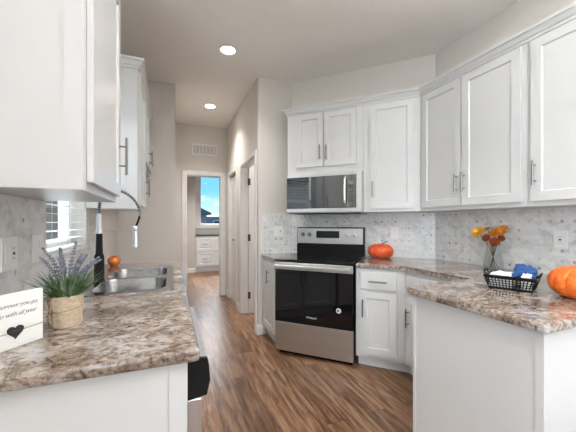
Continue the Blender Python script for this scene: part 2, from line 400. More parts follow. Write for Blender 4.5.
# baseboards
BP = [(0, 0), (.014, 0), (.014, .085), (.011, .10), (.005, .112), (0, .112)]
def baseboard(name, path): bm = nb(); sweep(bm, path, BP); return struct(name, bm, 'trim')
baseboard('baseboard_corner', [(XH, PD[0]-.0575), (XH, YBK), (.975, YBK)])
baseboard('baseboard_hall_between', [(XH, CD[0]-.0575), (XH, PD[1]+.0575)])
baseboard('baseboard_hall_right', [(XH, YE-.016), (XH, CD[1]+.0575)])
baseboard('baseboard_hall_left', [(.052, YE-.016), (.052, 3.83), (XLW+.001, 3.83)][::-1])
baseboard('baseboard_far', [(-.35, 8.016), (.598, 8.016)])

# door casings (trim)
def casing(name, side, a, b, top, w=.0575, t=.016, face=None, axis='x', both=None):
    bm = nb()
    for (p, q, z0, z1) in ((a-w, a, 0, top+w), (b, b+w, 0, top+w), (a, b, top, top+w)):
        if axis == 'x': box(bm, face-t, face, p, q, z0, z1, .004)
        else: box(bm, p, q, face-t, face, z0, z1, .004)
    return struct(name, bm, 'trim')
casing('trim_1', 0, PD[0], PD[1], PD[3], face=XH)
casing('trim_2', 0, CD[0], CD[1], CD[3], face=XH)
casing('trim_3', 0, ED[0], ED[1], ED[3], w=.072, face=YE, axis='y')
def jamb(name, a, b, top, x0, x1, axis='x'):
    bm = nb(); t = .012
    for (p, q, z0, z1) in ((a, a+t, 0, top), (b-t, b, 0, top), (a+t, b-t, top-t, top)):
        if axis == 'x': box(bm, x0, x1, p, q, z0, z1)
        else: box(bm, p, q, x0, x1, z0, z1)
    return struct(name, bm, 'trim')
jamb('trim_4', PD[0], PD[1], PD[3], XH, XH+.115)
jamb('trim_5', CD[0], CD[1], CD[3], XH, XH+.115)
jamb('trim_6', ED[0], ED[1], ED[3], YE, YE+.115, 'y')

# doors with recessed panels (local: x width, front at y=0 facing -y)
def panel_slab(w, h, t, panels, rec=.007, x0=0, z0=0):
    # panels = list of (xa, xb, za, zb); front face gridded by hand, recesses with sloped edges
    bm = nb()
    xs = sorted({x0, x0+w, *[p[0] for p in panels], *[p[1] for p in panels]}); zs = sorted({z0, z0+h, *[p[2] for p in panels], *[p[3] for p in panels]})
    V = {}
    def v(x, y, z):
        k = (round(x, 5), round(y, 5), round(z, 5))
        if k not in V: V[k] = bm.verts.new(k)
        return V[k]
    for i in range(len(xs)-1):
        for j in range(len(zs)-1):
            xa, xb, za, zb = xs[i], xs[i+1], zs[j], zs[j+1]
            inp = None
            for p in panels:
                if p[0]-1e-6 <= xa and xb <= p[1]+1e-6 and p[2]-1e-6 <= za and zb <= p[3]+1e-6: inp = p
            if inp is None: bm.faces.new((v(xa, 0, za), v(xb, 0, za), v(xb, 0, zb), v(xa, 0, zb)))
    for (xa, xb, za, zb) in panels:
        s = .006
        O = [(xa, 0, za), (xb, 0, za), (xb, 0, zb), (xa, 0, zb)]; I = [(xa+s, rec, za+s), (xb-s, rec, za+s), (xb-s, rec, zb-s), (xa+s, rec, zb-s)]
        ox = [x for x in xs if xa-1e-6 <= x <= xb+1e-6]; oz = [z for z in zs if za-1e-6 <= z <= zb+1e-6]
        bot = [(x, 0, za) for x in ox]; rt = [(xb, 0, z) for z in oz]; tp = [(x, 0, zb) for x in ox][::-1]; lf = [(xa, 0, z) for z in oz][::-1]
        for side, i0, i1 in ((bot, I[0], I[1]), (rt, I[1], I[2]), (tp, I[2], I[3]), (lf, I[3], I[0])):
            bm.faces.new([v(*q) for q in side]+[v(*i1), v(*i0)])
        bm.faces.new([v(*q) for q in I])
    bot = [v(x, 0, z0) for x in xs]; tp = [v(x, 0, z0+h) for x in xs]; lf = [v(x0, 0, z) for z in zs]; rt = [v(x0+w, 0, z) for z in zs]
    b00, b10, b11, b01 = v(x0, t, z0), v(x0+w, t, z0), v(x0+w, t, z0+h), v(x0, t, z0+h)
    bm.faces.new(bot[::-1]+[b00, b10]); bm.faces.new(tp+[b11, b01]); bm.faces.new(lf+[b01, b00]); bm.faces.new(rt[::-1]+[b10, b11]); bm.faces.new((b10, b00, b01, b11))
    bmesh.ops.recalc_face_normals(bm, faces=bm.faces[:])
    return bm
# open pantry door, hinged on the far jamb and swung into the pantry
d1 = sempty('door_1', (XH+.092, PD[1]-.05, 0), 0)
w = .64
obj('door_leaf', panel_slab(w, 2.02, .035, [(.10, w-.10, .2, .95), (.10, w-.10, 1.05, 1.90)], z0=.008), 'trim', d1)
for z in (.215, 1.015, 1.79):
    bm = nb(); box(bm, -.016, .022, -.004, -.001, z, z+.09); tube(bm, [(-.002, -.006, z-.003), (-.002, -.006, z+.093)], .007, 8)
    obj('hinge', bm, 'hinge', d1, label='dark metal hinge')
bm = nb(); lathe(bm, [(.025, 0), (.025, .01), (.01, .015), (.01, .03), (.026, .04), (.028, .055), (.018, .066), (0, .068)], 16); bm.transform(Matrix.Translation((w-.06, 0, .96)) @ Matrix.Rotation(PI/2, 4, 'X'))
obj('door_knob', bm, 'nickel', d1, sm=True)
# closed double-leaf closet door
d2 = sempty('door_2', (XH+.03, CD[1]-.014, 0), -PI/2)
cw = (CD[1]-CD[0]-.028)/2
for k in range(2):
    x0 = k*cw
    lf = obj('door_leaf', panel_slab(cw-.004, 2.0, .03, [(x0+.06, x0+cw-.064, .15, .92), (x0+.06, x0+cw-.064, 1.02, 1.88)], x0=x0+.002, z0=.01), 'trim', d2)
    bm = nb(); lathe(bm, [(.01, 0), (.008, .012), (.017, .02), (.015, .03), (0, .033)], 12); bm.transform(Matrix.Translation((x0+(cw-.03 if k == 0 else .03), 0, 1.0)) @ Matrix.Rotation(PI/2, 4, 'X'))
    obj('door_knob', bm, 'nickel', lf, sm=True)

# windows
def window(name, axis, face_out, a, b, z0, z1, blinds=False, slat_y=None, mull=True, inner=None):
    root = sempty(name)
    def bx(bm, p, q, d0, d1, za, zb, bev=0):
        if axis == 'x': box(bm, d0, d1, p, q, za, zb, bev)
        else: box(bm, p, q, d0, d1, za, zb, bev)
    f = face_out; bm = nb(); w = .045
    for (p, q, za, zb) in ((a, a+w, z0, z1), (b-w, b, z0, z1), (a+w, b-w, z0, z0+w), (a+w, b-w, z1-w, z1)): bx(bm, p, q, f, f+.06, za, zb, .004)
    if mull: bx(bm, a+w, b-w, f+.01, f+.05, (z0+z1)/2-.02, (z0+z1)/2+.02)
    obj('window_frame', bm, 'vinyl', root)
    bm = nb(); bx(bm, a+w-.005, b-w+.005, f+.027, f+.031, z0+w-.005, z1-w+.005); obj('glass_pane', bm, 'pane', root)
    return root
w1 = window('window_1', 'x', XLW-.14, SW[0], SW[1], SW[2], SW[3])
bm = nb(); box(bm, XLW-.08, XLW+.018, SW[0]-.012, SW[1]+.012, SW[2]-.022, SW[2]+.001, .004); obj('window_sill', bm, 'trim', w1)
bm = nb()
for k in range(20):
    z = SW[2]+.016+k*.0475
    t = bmesh.new(); box(t, -.024, .024, SW[0]+.01, SW[1]-.01, -.0014, .0014); t.transform(Matrix.Translation((XLW-.027, 0, z)) @ Matrix.Rotation(.04, 4, 'Y')); merge(bm, t)
obj('blind_slats', bm, 'slat', w1, label='thin white horizontal blind slats tilted open')
bm = nb()
for y in (SW[0]+.12, (SW[0]+SW[1])/2, SW[1]-.12):
    for dx in (-.049, -.005): tube(bm, [(XLW+dx, y, SW[2]+.004), (XLW+dx, y, SW[3]-.04)], .0012, 5)
obj('blind_cord', bm, 'slat', w1)
bm = nb(); box(bm, XLW-.056, XLW-.001, SW[0]+.006, SW[1]-.006, SW[3]-.05, SW[3]-.004, .003); obj('blind_headrail', bm, 'slat', w1)
w2 = window('window_2', 'y', 8.56, FW[0], FW[1], FW[2], FW[3], mull=False)
bm = nb()
for (p, q, za, zb) in ((FW[0]-.12, FW[0], FW[2]-.09, FW[3]+.09), (FW[1], FW[1]+.09, FW[2]-.09, FW[3]+.09), (FW[0], FW[1], FW[3], FW[3]+.09), (FW[0], FW[1], FW[2]-.09, FW[2])): box(bm, p, q, 8.484, 8.5, za, zb, .003)
obj('window_casing', bm, 'trim', w2)
w3 = window('added_window_3', 'y', -4.48, -.25, 2.15, .02, 2.12, mull=False)  # unseen patio opening, added to let the rear fill light in
bm = nb(); box(bm, .9, .99, -4.46, -4.40, .07, 2.07, .004); obj('window_mullion', bm, 'vinyl', w3)
w4 = window('added_window_4', 'x', XLW-.12, -3.6, -1.0, .6, 2.3, mull=False)  # unseen window, added so side light reaches the right-hand fronts
bm = nb()
for k in range(1, 3): y = -3.6+k*2.6/3; box(bm, XLW-.11, XLW-.07, y-.03, y+.03, .64, 2.26, .003)
obj('window_mullion', bm, 'vinyl', w4)

# ------------------------------------------------------------------ backsplash
def backsplash(label, loc, rz, length, h, z0, holes=()):
    o = bpy.data.objects.new('tile_backsplash', None)
    bm = nb(); x = 0
    for (a, b, za, zb) in holes:
        box(bm, x, a, -.008, 0, 0, h); 
        if za > 0: box(bm, a, b, -.008, 0, 0, za)
        if zb < h: box(bm, a, b, -.008, 0, zb, h)
        x = b
    box(bm, x, length, -.008, 0, 0, h)
    bpy.data.objects.remove(o)
    o = obj('tile_backsplash', bm, 'tile'); o.location = (loc[0], loc[1], z0); o.rotation_euler = (0, 0, rz)
    return tag(o, label, 'backsplash')
ZC = .9155
backsplash('grey marble mosaic tile backsplash along the left wall around the sink window', (XLW, .88), PI/2, 2.07, .455, ZC, [(SW[0]-.88, SW[1]-.88, SW[2]-.022-ZC, 9)])
backsplash('small tile backsplash on the short wall left of the range', (.972, YBK), 0, W2.x-.972-.004, .455, ZC)
backsplash('tile backsplash with dark dots on the angled wall behind the range', (W2.x, W2.y), -PI/4, 1.522, .452, ZC)
backsplash('tile backsplash with dark dots on the right wall behind vase and large pumpkin', (XRW, WB.y-.004), -PI/2, 1.57, .455, ZC)

# ------------------------------------------------------------------ cabinet parts (local frame: x along, front face at y=0 facing -y, z up)
def shaker(x0, x1, z0, z1, t=.019, rail=.057):
    bm = panel_slab(x1-x0, z1-z0, t, [(x0+rail, x1-rail, z0+rail, z1-rail)], rec=.009, x0=x0, z0=z0)
    bmesh.ops.translate(bm, verts=bm.verts[:], vec=(0, -t-.001, 0)); return bm
def slabfront(x0, x1, z0, z1, t=.019):
    bm = nb(); box(bm, x0, x1, -t-.001, -.001, z0, z1, .004, 2); return bm
def handle(parent, x, z, vertical=True, L=.15, yf=-.02, cc=.096, off=.032):
    bm = nb(); r = .0065
    if vertical:
        tube(bm, [(x, yf-off, z-L/2), (x, yf-off, z+L/2)], r, 10)
        for s in (-1, 1): tube(bm, [(x, yf, z+s*cc/2), (x, yf-off, z+s*cc/2)], .0045, 8)
    else:
        tube(bm, [(x-L/2, yf-off, z), (x+L/2, yf-off, z)], r, 10)
        for s in (-1, 1): tube(bm, [(x+s*cc/2, yf, z), (x+s*cc/2, yf-off, z)], .0045, 8)
    return obj('handle', bm, 'nickel', parent, sm=True, label='slim satin nickel bar handle')
def door(parent, x0, x1, z0, z1, hx=None, hz=None, name='door', L=.15):
    d = obj(name, shaker(x0, x1, z0, z1), 'white', parent)
    if hx is not None: handle(d, hx, hz, True, L)
    return d
def drawer(parent, x0, x1, z0, z1, L=.15):
    d = obj('drawer', slabfront(x0, x1, z0, z1), 'white', parent)
    handle(d, (x0+x1)/2, (z0+z1)/2, False, L); return d
UB, UT = 1.372, 2.412      # upper cabinets bottom / top
DB, DT = 1.402, 2.392      # their doors
UD = .305

def upper_body(root, pts, z0=UB, z1=UT):
    bm = nb(); prism(bm, pts, z0, z1); obj('carcass', bm, 'white', root, world=True)

# ---- uppers on the angled wall (origin on wall line at s, local x = -s direction)
k22 = math.tan(PI/8)
off = .32
s1 = .637
ubx = WB.x-off; uby = WB.y-off*k22          # front bend of the face frames
A_ = thing('upper_cabinet', 'short white two-door upper cabinet directly above the microwave', 'cabinet', (*dp(1.44, off), 1.765), -PI/4, 'white upper cabinets of the right side')
upper_body(A_, [dp(1.44, .002), dp(1.44, off), dp(s1+.001, off), dp(s1+.001, .002)], 1.765)
zz = -1.765
def X1(s): return 1.44-s
door(A_, X1(1.338), X1(1.040), 1.845+zz, DT+zz, X1(1.068), 1.985+zz)
door(A_, X1(1.028), X1(.704), 1.845+zz, DT+zz, X1(1.000), 1.975+zz)
B_ = thing('upper_cabinet', 'tall white single-door upper cabinet right of the microwave on the angled wall', 'cabinet', (*dp(s1, off), UB), -PI/4, 'white upper cabinets of the right side')
upper_body(B_, [dp(s1-.001, .002), dp(s1-.001, off), (ubx, uby), (WB.x-.003, WB.y-.001)])
def X2(s): return s1-s
door(B_, X2(.578), X2(.188), .03, 1.02, X2(.548), .21)
# ---- uppers on the right wall: local x = decreasing world Y
C_ = thing('upper_cabinet', 'tall white double-door upper cabinet on the right wall next to the corner bend', 'cabinet', (ubx, uby, UB), -PI/2, 'white upper cabinets of the right side')
ye = 1.216
upper_body(C_, [(ubx, uby-.0005), (WB.x-.002, WB.y-.004), (XRW-.002, ye+.001), (ubx, ye+.001)])
def X3(y): return uby-y
door(C_, X3(2.058), X3(1.674), .03, 1.02, X3(1.699), .205)
door(C_, X3(1.662), X3(1.246), .03, 1.02, X3(1.636), .205)
D_ = thing('upper_cabinet', 'white upper cabinet at the right picture edge, above the wall outlet and large pumpkin', 'cabinet', (ubx, ye, UB), -PI/2, 'white upper cabinets of the right side')
upper_body(D_, [(ubx, ye-.001), (XRW-.002, ye-.001), (XRW-.002, .70), (ubx, .70)])
door(D_, .028, ye-.728, .03, 1.02, .056, .20)
# crown along the right run, with a left return
CP = [(.001, 2.400), (.009, 2.400), (.010, 2.415), (.020, 2.422), (.034, 2.446), (.045, 2.452), (.045, 2.4685), (-.02, 2.4685), (-.02, 2.409), (.001, 2.409)]
bm2 = nb(); sweep(bm2, [dp(1.44, .01), dp(1.44, off), (ubx, uby), (ubx, .70), (XRW-.05, .70)], CP)
bmesh.ops.translate(bm2, verts=bm2.verts[:], vec=(0, 0, .0045))
tag(obj('crown_moulding', bm2, 'white'), 'long white crown moulding capping the right-hand upper cabinets, bending at the corner', 'moulding')

# ---- uppers on the left wall: local x = increasing world Y, front faces +X
fx = -.255
E_ = thing('upper_cabinet', 'large white upper cabinet close at the upper left with its side panel towards the viewer', 'cabinet', (fx, 1.107, UB), PI/2)
upper_body(E_, [(fx, 1.107), (fx, 1.738), (XLW+.002, 1.738), (XLW+.002, 1.107)])
door(E_, .045, .625, .03, 1.02, .588, .228, L=.185)
bm = nb(); box(bm, .003, .012, 0, 0, 0, 0)
bm.free()
bm = nb(); 
for (xa, xb, za, zb) in ((XLW+.003, XLW+.06, UB+.001, UT), (fx-.05, fx-.001, UB+.001, UT), (XLW+.06, fx-.05, UB+.001, UB+.025), (XLW+.06, fx-.05, UT-.05, UT)): box(bm, xa, xb, 1.1035, 1.107, za, zb)
obj('side_frame', bm, 'white', E_, world=True)
fx2 = -.225
F_ = thing('upper_cabinet', 'white upper cabinet beyond the sink window, its side panel facing the viewer', 'cabinet', (fx2, 2.48, UB), PI/2)
upper_body(F_, [(fx2, 2.48), (fx2, 2.998), (XLW+.002, 2.998), (XLW+.002, 2.48)])
door(F_, .02, .505, .03, 1.02, .455, .205)
G_ = thing('upper_cabinet', 'short white upper cabinet high over the empty refrigerator space on the left', 'cabinet', (fx2, 3.0, 1.80), PI/2)
upper_body(G_, [(fx2, 3.0), (fx2, 3.828), (XLW+.002, 3.828), (XLW+.002, 3.0)], 1.80)
door(G_, .02, .408, .03, .592, .380, .13); door(G_, .418, .81, .03, .592, .446, .13)
bm = nb(); sweep(bm, [(XLW+.02, 2.48), (fx2, 2.48), (fx2, 3.80)], CP); bmesh.ops.translate(bm, verts=bm.verts[:], vec=(0, 0, .0045))
tag(obj('crown_moulding', bm, 'white'), 'short white crown moulding on the left cabinets beyond the sink window', 'moulding')
bm = nb(); sweep(bm, [(XLW+.02, 1.107), (fx, 1.107), (fx, 1.738), (XLW+.02, 1.738)], CP); bmesh.ops.translate(bm, verts=bm.verts[:], vec=(0, 0, .0045))
tag(obj('crown_moulding', bm, 'white'), 'white crown moulding on the nearest upper left cabinet, above the picture top', 'moulding')

# ------------------------------------------------------------------ base cabinets, right side
BT = .876
# filler cabinet left of the range: door faces the hall
FX = .985
fy0 = 2.790
H_ = thing('base_cabinet', 'narrow white base cabinet wedged between hall corner and range', 'cabinet', (FX, YBK-.004, 0), -PI/2)
sL = 1.438
q1 = dp(sL, .60)
bm = nb(); prism(bm, [(FX, YBK-.004), (W2.x-.01, YBK-.004), (dp(sL, .06)), (FX+.0, dp(sL, .06)[1]-(dp(sL, .06)[0]-FX))], .10, BT); obj('carcass', bm, 'white', H_, world=True)
bm = nb(); prism(bm, [(FX+.05, YBK-.004), (W2.x-.01, YBK-.004), (dp(sL, .06)), (FX+.05, dp(sL, .06)[1]-(dp(sL, .06)[0]-FX)+.05)], 0, .10); obj('toe_kick', bm, 'white_dark', H_, world=True)
flen = YBK-.004-(dp(sL, .06)[1]-(dp(sL, .06)[0]-FX))
door(H_, .03, flen-.05, .14, .85, flen*.60, .70, L=.14)

# drawer base right of the range
offb = .607
bbx = XRW-offb; bby = WB.y-offb*k22
I_ = thing('base_cabinet', 'white base cabinet with one drawer over one door, right of the range', 'cabinet', (*dp(.655, offb), 0), -PI/4)
bm = nb(); prism(bm, [dp(.655, .012), dp(.655, offb), (bbx, bby), (WB.x-.013, WB.y-.006)], .10, BT); obj('carcass', bm, 'white', I_, world=True)
kb = offb-.07; tbx, tby = XRW-kb, WB.y-kb*k22
bm = nb(); prism(bm, [dp(.645, .02), dp(.645, kb), (tbx, tby), (WB.x-.03, WB.y-.012)], 0, .10); obj('toe_kick', bm, 'white_dark', I_, world=True)
def X4(s): return .655-s
drawer(I_, X4(.616), X4(.317), .695, .840)
door(I_, X4(.616), X4(.317), .135, .675, X4(.590), .535)
# run cabinet on the right wall, faces the aisle
J_ = thing('base_cabinet', 'white base cabinet in the inner corner behind the peninsula', 'cabinet', (bbx, bby, 0), -PI/2)
bm = nb(); prism(bm, [(bbx, bby-.001), (WB.x-.013, WB.y-.008), (XRW-.012, 1.305), (bbx, 1.305)], .10, BT); obj('carcass', bm, 'white', J_, world=True)
bm = nb(); prism(bm, [(tbx, tby-.001), (WB.x-.03, WB.y-.015), (XRW-.03, 1.305), (tbx, 1.305)], 0, .10); obj('toe_kick', bm, 'white_dark', J_, world=True)
drawer(J_, .03, .60, .695, .840)
door(J_, .03, .60, .135, .675, .062, .50)
# peninsula
px0, py0, py1 = 1.250, .672, 1.300
K_ = thing('peninsula_cabinet', 'white peninsula cabinet with plain end panel under the near right countertop', 'cabinet', (px0, py0, 0), 0)
bm = nb(); box(bm, px0+.006, XRW-.002, py0+.006, py1, .0, BT); obj('carcass', bm, 'white', K_, world=True)
bm = nb()
box(bm, px0, px0+.0058, py1-.02, py1, 0, BT, .0015); obj('corner_trim', bm, 'white', K_, world=True)
bm = nb(); prism(bm, [(px0, py0), (px0+.030, py0), (px0+.030, py0+.0058), (px0+.0058, py0+.0058), (px0+.0058, py0+.030), (px0, py0+.030)], 0, BT)
obj('corner_trim', bm, 'white', K_, world=True)
bm = nb(); box(bm, px0+.004, px0+.0058, py0+.030, py1-.02, .001, BT-.001); box(bm, px0+.03, XRW-.003, py0+.004, py0+.0058, .001, BT-.001); obj('end_panel', bm, 'white', K_, world=True)

# ------------------------------------------------------------------ countertops
CT0, CT1 = .877, .915
def rounded(pt, a, b, r, n=5):
    p = Vector(pt); u = (Vector(a)-p).normalized(); v = (Vector(b)-p).normalized()
    ang = u.angle(v); dd = r/math.tan(ang/2); c = p+(u+v).normalized()*(r/math.sin(ang/2)); s = p+u*dd; e = p+v*dd; out = []
    a0 = math.atan2(s.y-c.y, s.x-c.x); a1 = math.atan2(e.y-c.y, e.x-c.x); dl = (a1-a0+PI) % (2*PI)-PI
    for i in range(n+1): t = a0+dl*i/n; out.append((c.x+r*math.cos(t), c.y+r*math.sin(t)))
    return out
def top_slab(pts, hardedges=()):
    # only edges not on a wall are rolled over
    bm = nb(); t = bmesh.new()
    a = sum(pts[i][0]*pts[(i+1) % len(pts)][1]-pts[(i+1) % len(pts)][0]*pts[i][1] for i in range(len(pts)))
    if a < 0: pts = pts[::-1]
    prism(bm, pts, CT0, CT1, .012, 3, False); return bm
bend = (1.7816, 1.9543); inner = (1.7816, 1.3365); far = (1.2187, 1.3365); near = (1.2187, .6452)
pts = [dp(.651, .010), dp(.651, .635)]+rounded(bend, dp(.658, .635), inner, .05, 3)+rounded(inner, bend, far, .03, 3)+rounded(far, inner, near, .045, 6)+rounded(near, far, (2.4, .6452), .012, 3)+[(XRW-.010, .6452), (XRW-.010, WB.y-.005)]
tag(obj('countertop', top_slab(pts), 'granite'), 'brown speckled stone-look countertop of the right run and peninsula', 'countertop')
cfx = .962
pA = dp(sL, .010)
t_ = pA[0]-cfx
pts = [(cfx, YBK-.010), (W2.x-.012, YBK-.010), pA, (cfx+.0, pA[1]-t_)]
tag(obj('countertop', top_slab(pts), 'granite'), 'small wedge of brown speckled countertop left of the range', 'countertop')
# left countertop with the sink cut-out
LX0, LX1, LY0, LY1 = XLW+.010, .0786, .8781, 2.95
SX0, SX1, SY0, SY1 = -.455, .018, 1.69, 2.60
def ring_slab(X0, X1, Y0, Y1, x0, x1, y0, y1, z0, z1, bev=0):
    bm = nb(); V = lambda x, y, z: bm.verts.new((x, y, z))
    o = [(X0, Y0), (X1, Y0), (X1, Y1), (X0, Y1)]; i = [(x0, y0), (x1, y0), (x1, y1), (x0, y1)]
    ot = [V(*p, z1) for p in o]; it = [V(*p, z1) for p in i]; ob = [V(*p, z0) for p in o]; ib = [V(*p, z0) for p in i]
    for k in range(4):
        j = (k+1) % 4
        bm.faces.new((ot[k], ot[j], it[j], it[k])); bm.faces.new((ob[j], ob[k], ib[k], ib[j]))
        bm.faces.new((ob[k], ob[j], ot[j], ot[k])); bm.faces.new((it[k], it[j], ib[j], ib[k]))
    if bev:
        es = [e for e in bm.edges if all(v in ot or v in ob for v in e.verts) and (e.verts[0].co-e.verts[1].co).length > .05]
        vs = [e for e in bm.edges if all(v in ot or v in ob for v in e.verts) and abs(e.verts[0].co.x-X1) < 1e-5 and abs(e.verts[1].co.x-X1) < 1e-5 and abs(e.verts[0].co.y-e.verts[1].co.y) < 1e-6]
        bmesh.ops.bevel(bm, geom=es+vs, offset=bev, segments=3, profile=.5, affect='EDGES')
    return bm
tag(obj('countertop', ring_slab(LX0, LX1, LY0, LY1, SX0+.015, SX1-.015, SY0+.015, SY1-.015, CT0, CT1, .012), 'granite'), 'brown speckled stone-look countertop on the left holding the sink', 'countertop')

# ------------------------------------------------------------------ left base cabinets
lf = .0456
L_ = thing('end_panel', 'plain white cabinet end panel under the near end of the left countertop', 'cabinet panel', (XLW, .905, 0), 0)
bm = nb(); box(bm, XLW+.002, lf, .907, .927, 0, BT); obj('panel', bm, 'white', L_, world=True)
bm = nb(); box(bm, lf-.05, lf, .9035, .907, 0, BT, .001); obj('corner_trim', bm, 'white', L_, world=True)
N_ = thing('sink_cabinet', 'white base cabinet under the double sink on the left side', 'cabinet', (.0256, 1.545, 0), PI/2)
bm = nb(); box(bm, XLW+.002, .0256, 1.545, 1.563, .10, BT); box(bm, XLW+.002, .0256, 2.932, 2.95-.01, .10, BT); box(bm, XLW+.002, .0256, 1.563, 2.932, .10, .118); box(bm, .008, .0256, 1.563, 2.932, .70, BT); box(bm, .008, .0256, 1.563, 1.60, .118, .70); box(bm, .008, .0256, 2.05, 2.10, .118, .70); box(bm, .008, .0256, 2.5, 2.55, .118, .70)
obj('carcass', bm, 'white', N_, world=True)
bm = nb(); box(bm, XLW+.01, -.045, 1.55, 2.935, 0, .10); obj('toe_kick', bm, 'white_dark', N_, world=True)
door(N_, .03, .52, .135, .675, .49, .55); door(N_, .53, .98, .135, .675, .56, .55); door(N_, 1.0, 1.37, .135, .675, 1.03, .55)

# dishwasher
DW = thing('dishwasher', 'stainless dishwasher with bulging black-capped control panel under the left countertop', 'dishwasher', (0, .935, 0), 0)
y0, y1 = .9335, 1.538
bm = nb(); box(bm, XLW+.05, .045, y0, y1, .10, .868); obj('tub', bm, 'black', DW, world=True)
prof = [(.047, .744), (.1030, .752), (.1125, .795), (.1090, .840), (.1045, .862), (.047, .868)]
def extr_y(bm, prof, ya, yb):
    A = [bm.verts.new((p[0], ya, p[1])) for p in prof]; B = [bm.verts.new((p[0], yb, p[1])) for p in prof]
    bm.faces.new(A[::-1]); bm.faces.new(B)
    for i in range(len(prof)): j = (i+1) % len(prof); bm.faces.new((A[i], A[j], B[j], B[i]))
    bmesh.ops.recalc_face_normals(bm, faces=bm.faces[:]); return bm
cp = obj('control_panel', extr_y(nb(), prof, y0+.012, y1-.012), 'steel', DW, world=True)
for ya in (y0, y1-.012): obj('end_cap', extr_y(nb(), prof, ya, ya+.012), 'blackmatte', cp, world=True, label='matte black end cap')
bm = nb(); box(bm, .047, .088, y0, y1, .12, .744, .002); obj('door', bm, 'steel', DW, world=True)
bm = nb(); box(bm, .0, .03, y0+.01, y1-.01, 0, .10); obj('toe_kick', bm, 'blackmatte', DW, world=True)

# ------------------------------------------------------------------ sink
S_ = thing('double_sink', 'stainless steel double bowl sink set in the left countertop', 'sink', ((SX0+SX1)/2, (SY0+SY1)/2, CT1), 0)
def rrect(x0, x1, y0, y1, r, n=6):
    out = []
    for (cx, cy, a0) in ((x1-r, y0+r, -PI/2), (x1-r, y1-r, 0), (x0+r, y1-r, PI/2), (x0+r, y0+r, PI)):
        for k in range(n+1): a = a0+PI/2*k/n; out.append((cx+r*math.cos(a), cy+r*math.sin(a)))
    return out
bowls = [(-.375, -.022, 1.735, 2.115), (-.375, -.022, 2.165, 2.555)]
def rim_mesh():
    bm = nb(); z = CT1+.005
    # outer ring
    outer = rrect(SX0, SX1, SY0, SY1, .03); om = [(x, y) for x, y in outer]
    ov = [bm.verts.new((x, y, z)) for x, y in outer]; lo = [bm.verts.new((x, y, CT1+.0005)) for x, y in outer]
    n = len(outer)
    for i in range(n): j = (i+1) % n; bm.faces.new((lo[i], lo[j], ov[j], ov[i]))
    es = [bm.edges.get((ov[i], ov[(i+1) % n])) for i in range(n)]
    for b in bowls:
        pv = [bm.verts.new((x, y, z)) for x, y in rrect(*b[:2], b[2], b[3], .07)]
        es += [bm.edges.new((pv[i], pv[(i+1) % len(pv)])) for i in range(len(pv))]
    bmesh.ops.triangle_fill(bm, use_beauty=True, use_dissolve=False, edges=es)
    return bm
rim = obj('rim', rim_mesh(), 'sinksteel', S_, world=True)
for b in bowls:
    bm = nb(); levels = [(0, CT1+.005, .07), (.004, CT1-.004, .068), (.012, CT1-.10, .065), (.03, CT1-.155, .06), (.07, CT1-.175, .05)]; rings = []
    for ins, z, r in levels: rings.append([bm.verts.new((x, y, z)) for x, y in rrect(b[0]+ins, b[1]-ins, b[2]+ins, b[3]-ins, r)])
    for A, B in zip(rings[:-1], rings[1:]):
        n = len(A)
        for k in range(n): bm.faces.new((A[(k+1) % n], A[k], B[k], B[(k+1) % n]))
    bm.faces.new(rings[-1]); obj('bowl', bm, 'sinksteel', S_, world=True, sm=True)
    cx, cy = (b[0]+b[1])/2, (b[2]+b[3])/2
    bm = nb(); lathe(bm, [(.042, 0), (.042, .003), (.03, .004), (.026, .001), (0, .001)], 20, (cx, cy, CT1-.1745)); obj('drain', bm, 'nickel', S_, world=True, sm=True)

# ------------------------------------------------------------------ faucet
fxp, fyp = -.390, 2.056
z0 = CT1+.0052
Fa = thing('kitchen_faucet', 'tall black and steel spring-neck faucet behind the sink', 'faucet', (fxp, fyp, z0), 0)
bm = nb(); lathe(bm, [(.032, 0), (.032, .008), (.027, .012), (.026, .15), (.019, .17), (.0165, .275), (.0165, .285), (0, .285)], 24); obj('body', bm, 'blackmatte', Fa, sm=True, label='matte black lower body')
bm = nb(); lathe(bm, [(.020, .285), (.021, .30), (.0165, .31), (.0155, .37), (.0125, .40), (0, .40)], 20); tube(bm, [(.0, 0, .302), (.178, 0, .302)], .004, 8)
lathe(bm, [(.017, 0), (.017, .012)], 16, (.192, 0, .296)); obj('steel_column', bm, 'steel', Fa, sm=True, label='bright steel column with docking arm')
# hose path
path = []
pts_ = [(.0, 0, .385), (.0, 0, .44), (.006, 0, .485), (.030, 0, .520), (.070, 0, .5385), (.115, 0, .538), (.160, 0, .512), (.195, 0, .470), (.212, 0, .425), (.215, 0, .395), (.206, 0, .360), (.196, 0, .330)]
def crom(P, n=10):
    P = [Vector(p) for p in P]; out = []
    for i in range(len(P)-1):
        a = P[max(i-1, 0)]; b = P[i]; c = P[i+1]; d = P[min(i+2, len(P)-1)]
        for k in range(n):
            t = k/n; out.append(.5*((2*b)+(c-a)*t+(2*a-5*b+4*c-d)*t*t+(3*b-a-3*c+d)*t**3))
    out.append(P[-1]); return out
hp = crom(pts_, 12)
bm = nb(); tube(bm, hp, .0066, 10); obj('hose', bm, 'blackmatte', Fa, sm=True)
sp = []; turns = 40; hs = hp[:int(len(hp)*.84)]; n = len(hs)
for i in range(turns*9+1):
    t = i/(turns*9)*(n-1); a = hs[int(t)]; b = hs[min(int(t)+1, n-1)]; p = a.lerp(b, t-int(t)); d = (hs[min(int(t)+1, n-1)]-hs[max(int(t)-1, 0)]).normalized(); yv = Vector((0, 1, 0)); xv = d.cross(yv); an = 2*PI*i/9
    sp.append(p+(xv*math.cos(an)+yv*math.sin(an))*.0095)
bm = nb(); tube(bm, sp, .0021, 5); obj('spring', bm, 'steel', Fa, sm=True, label='steel coil spring')
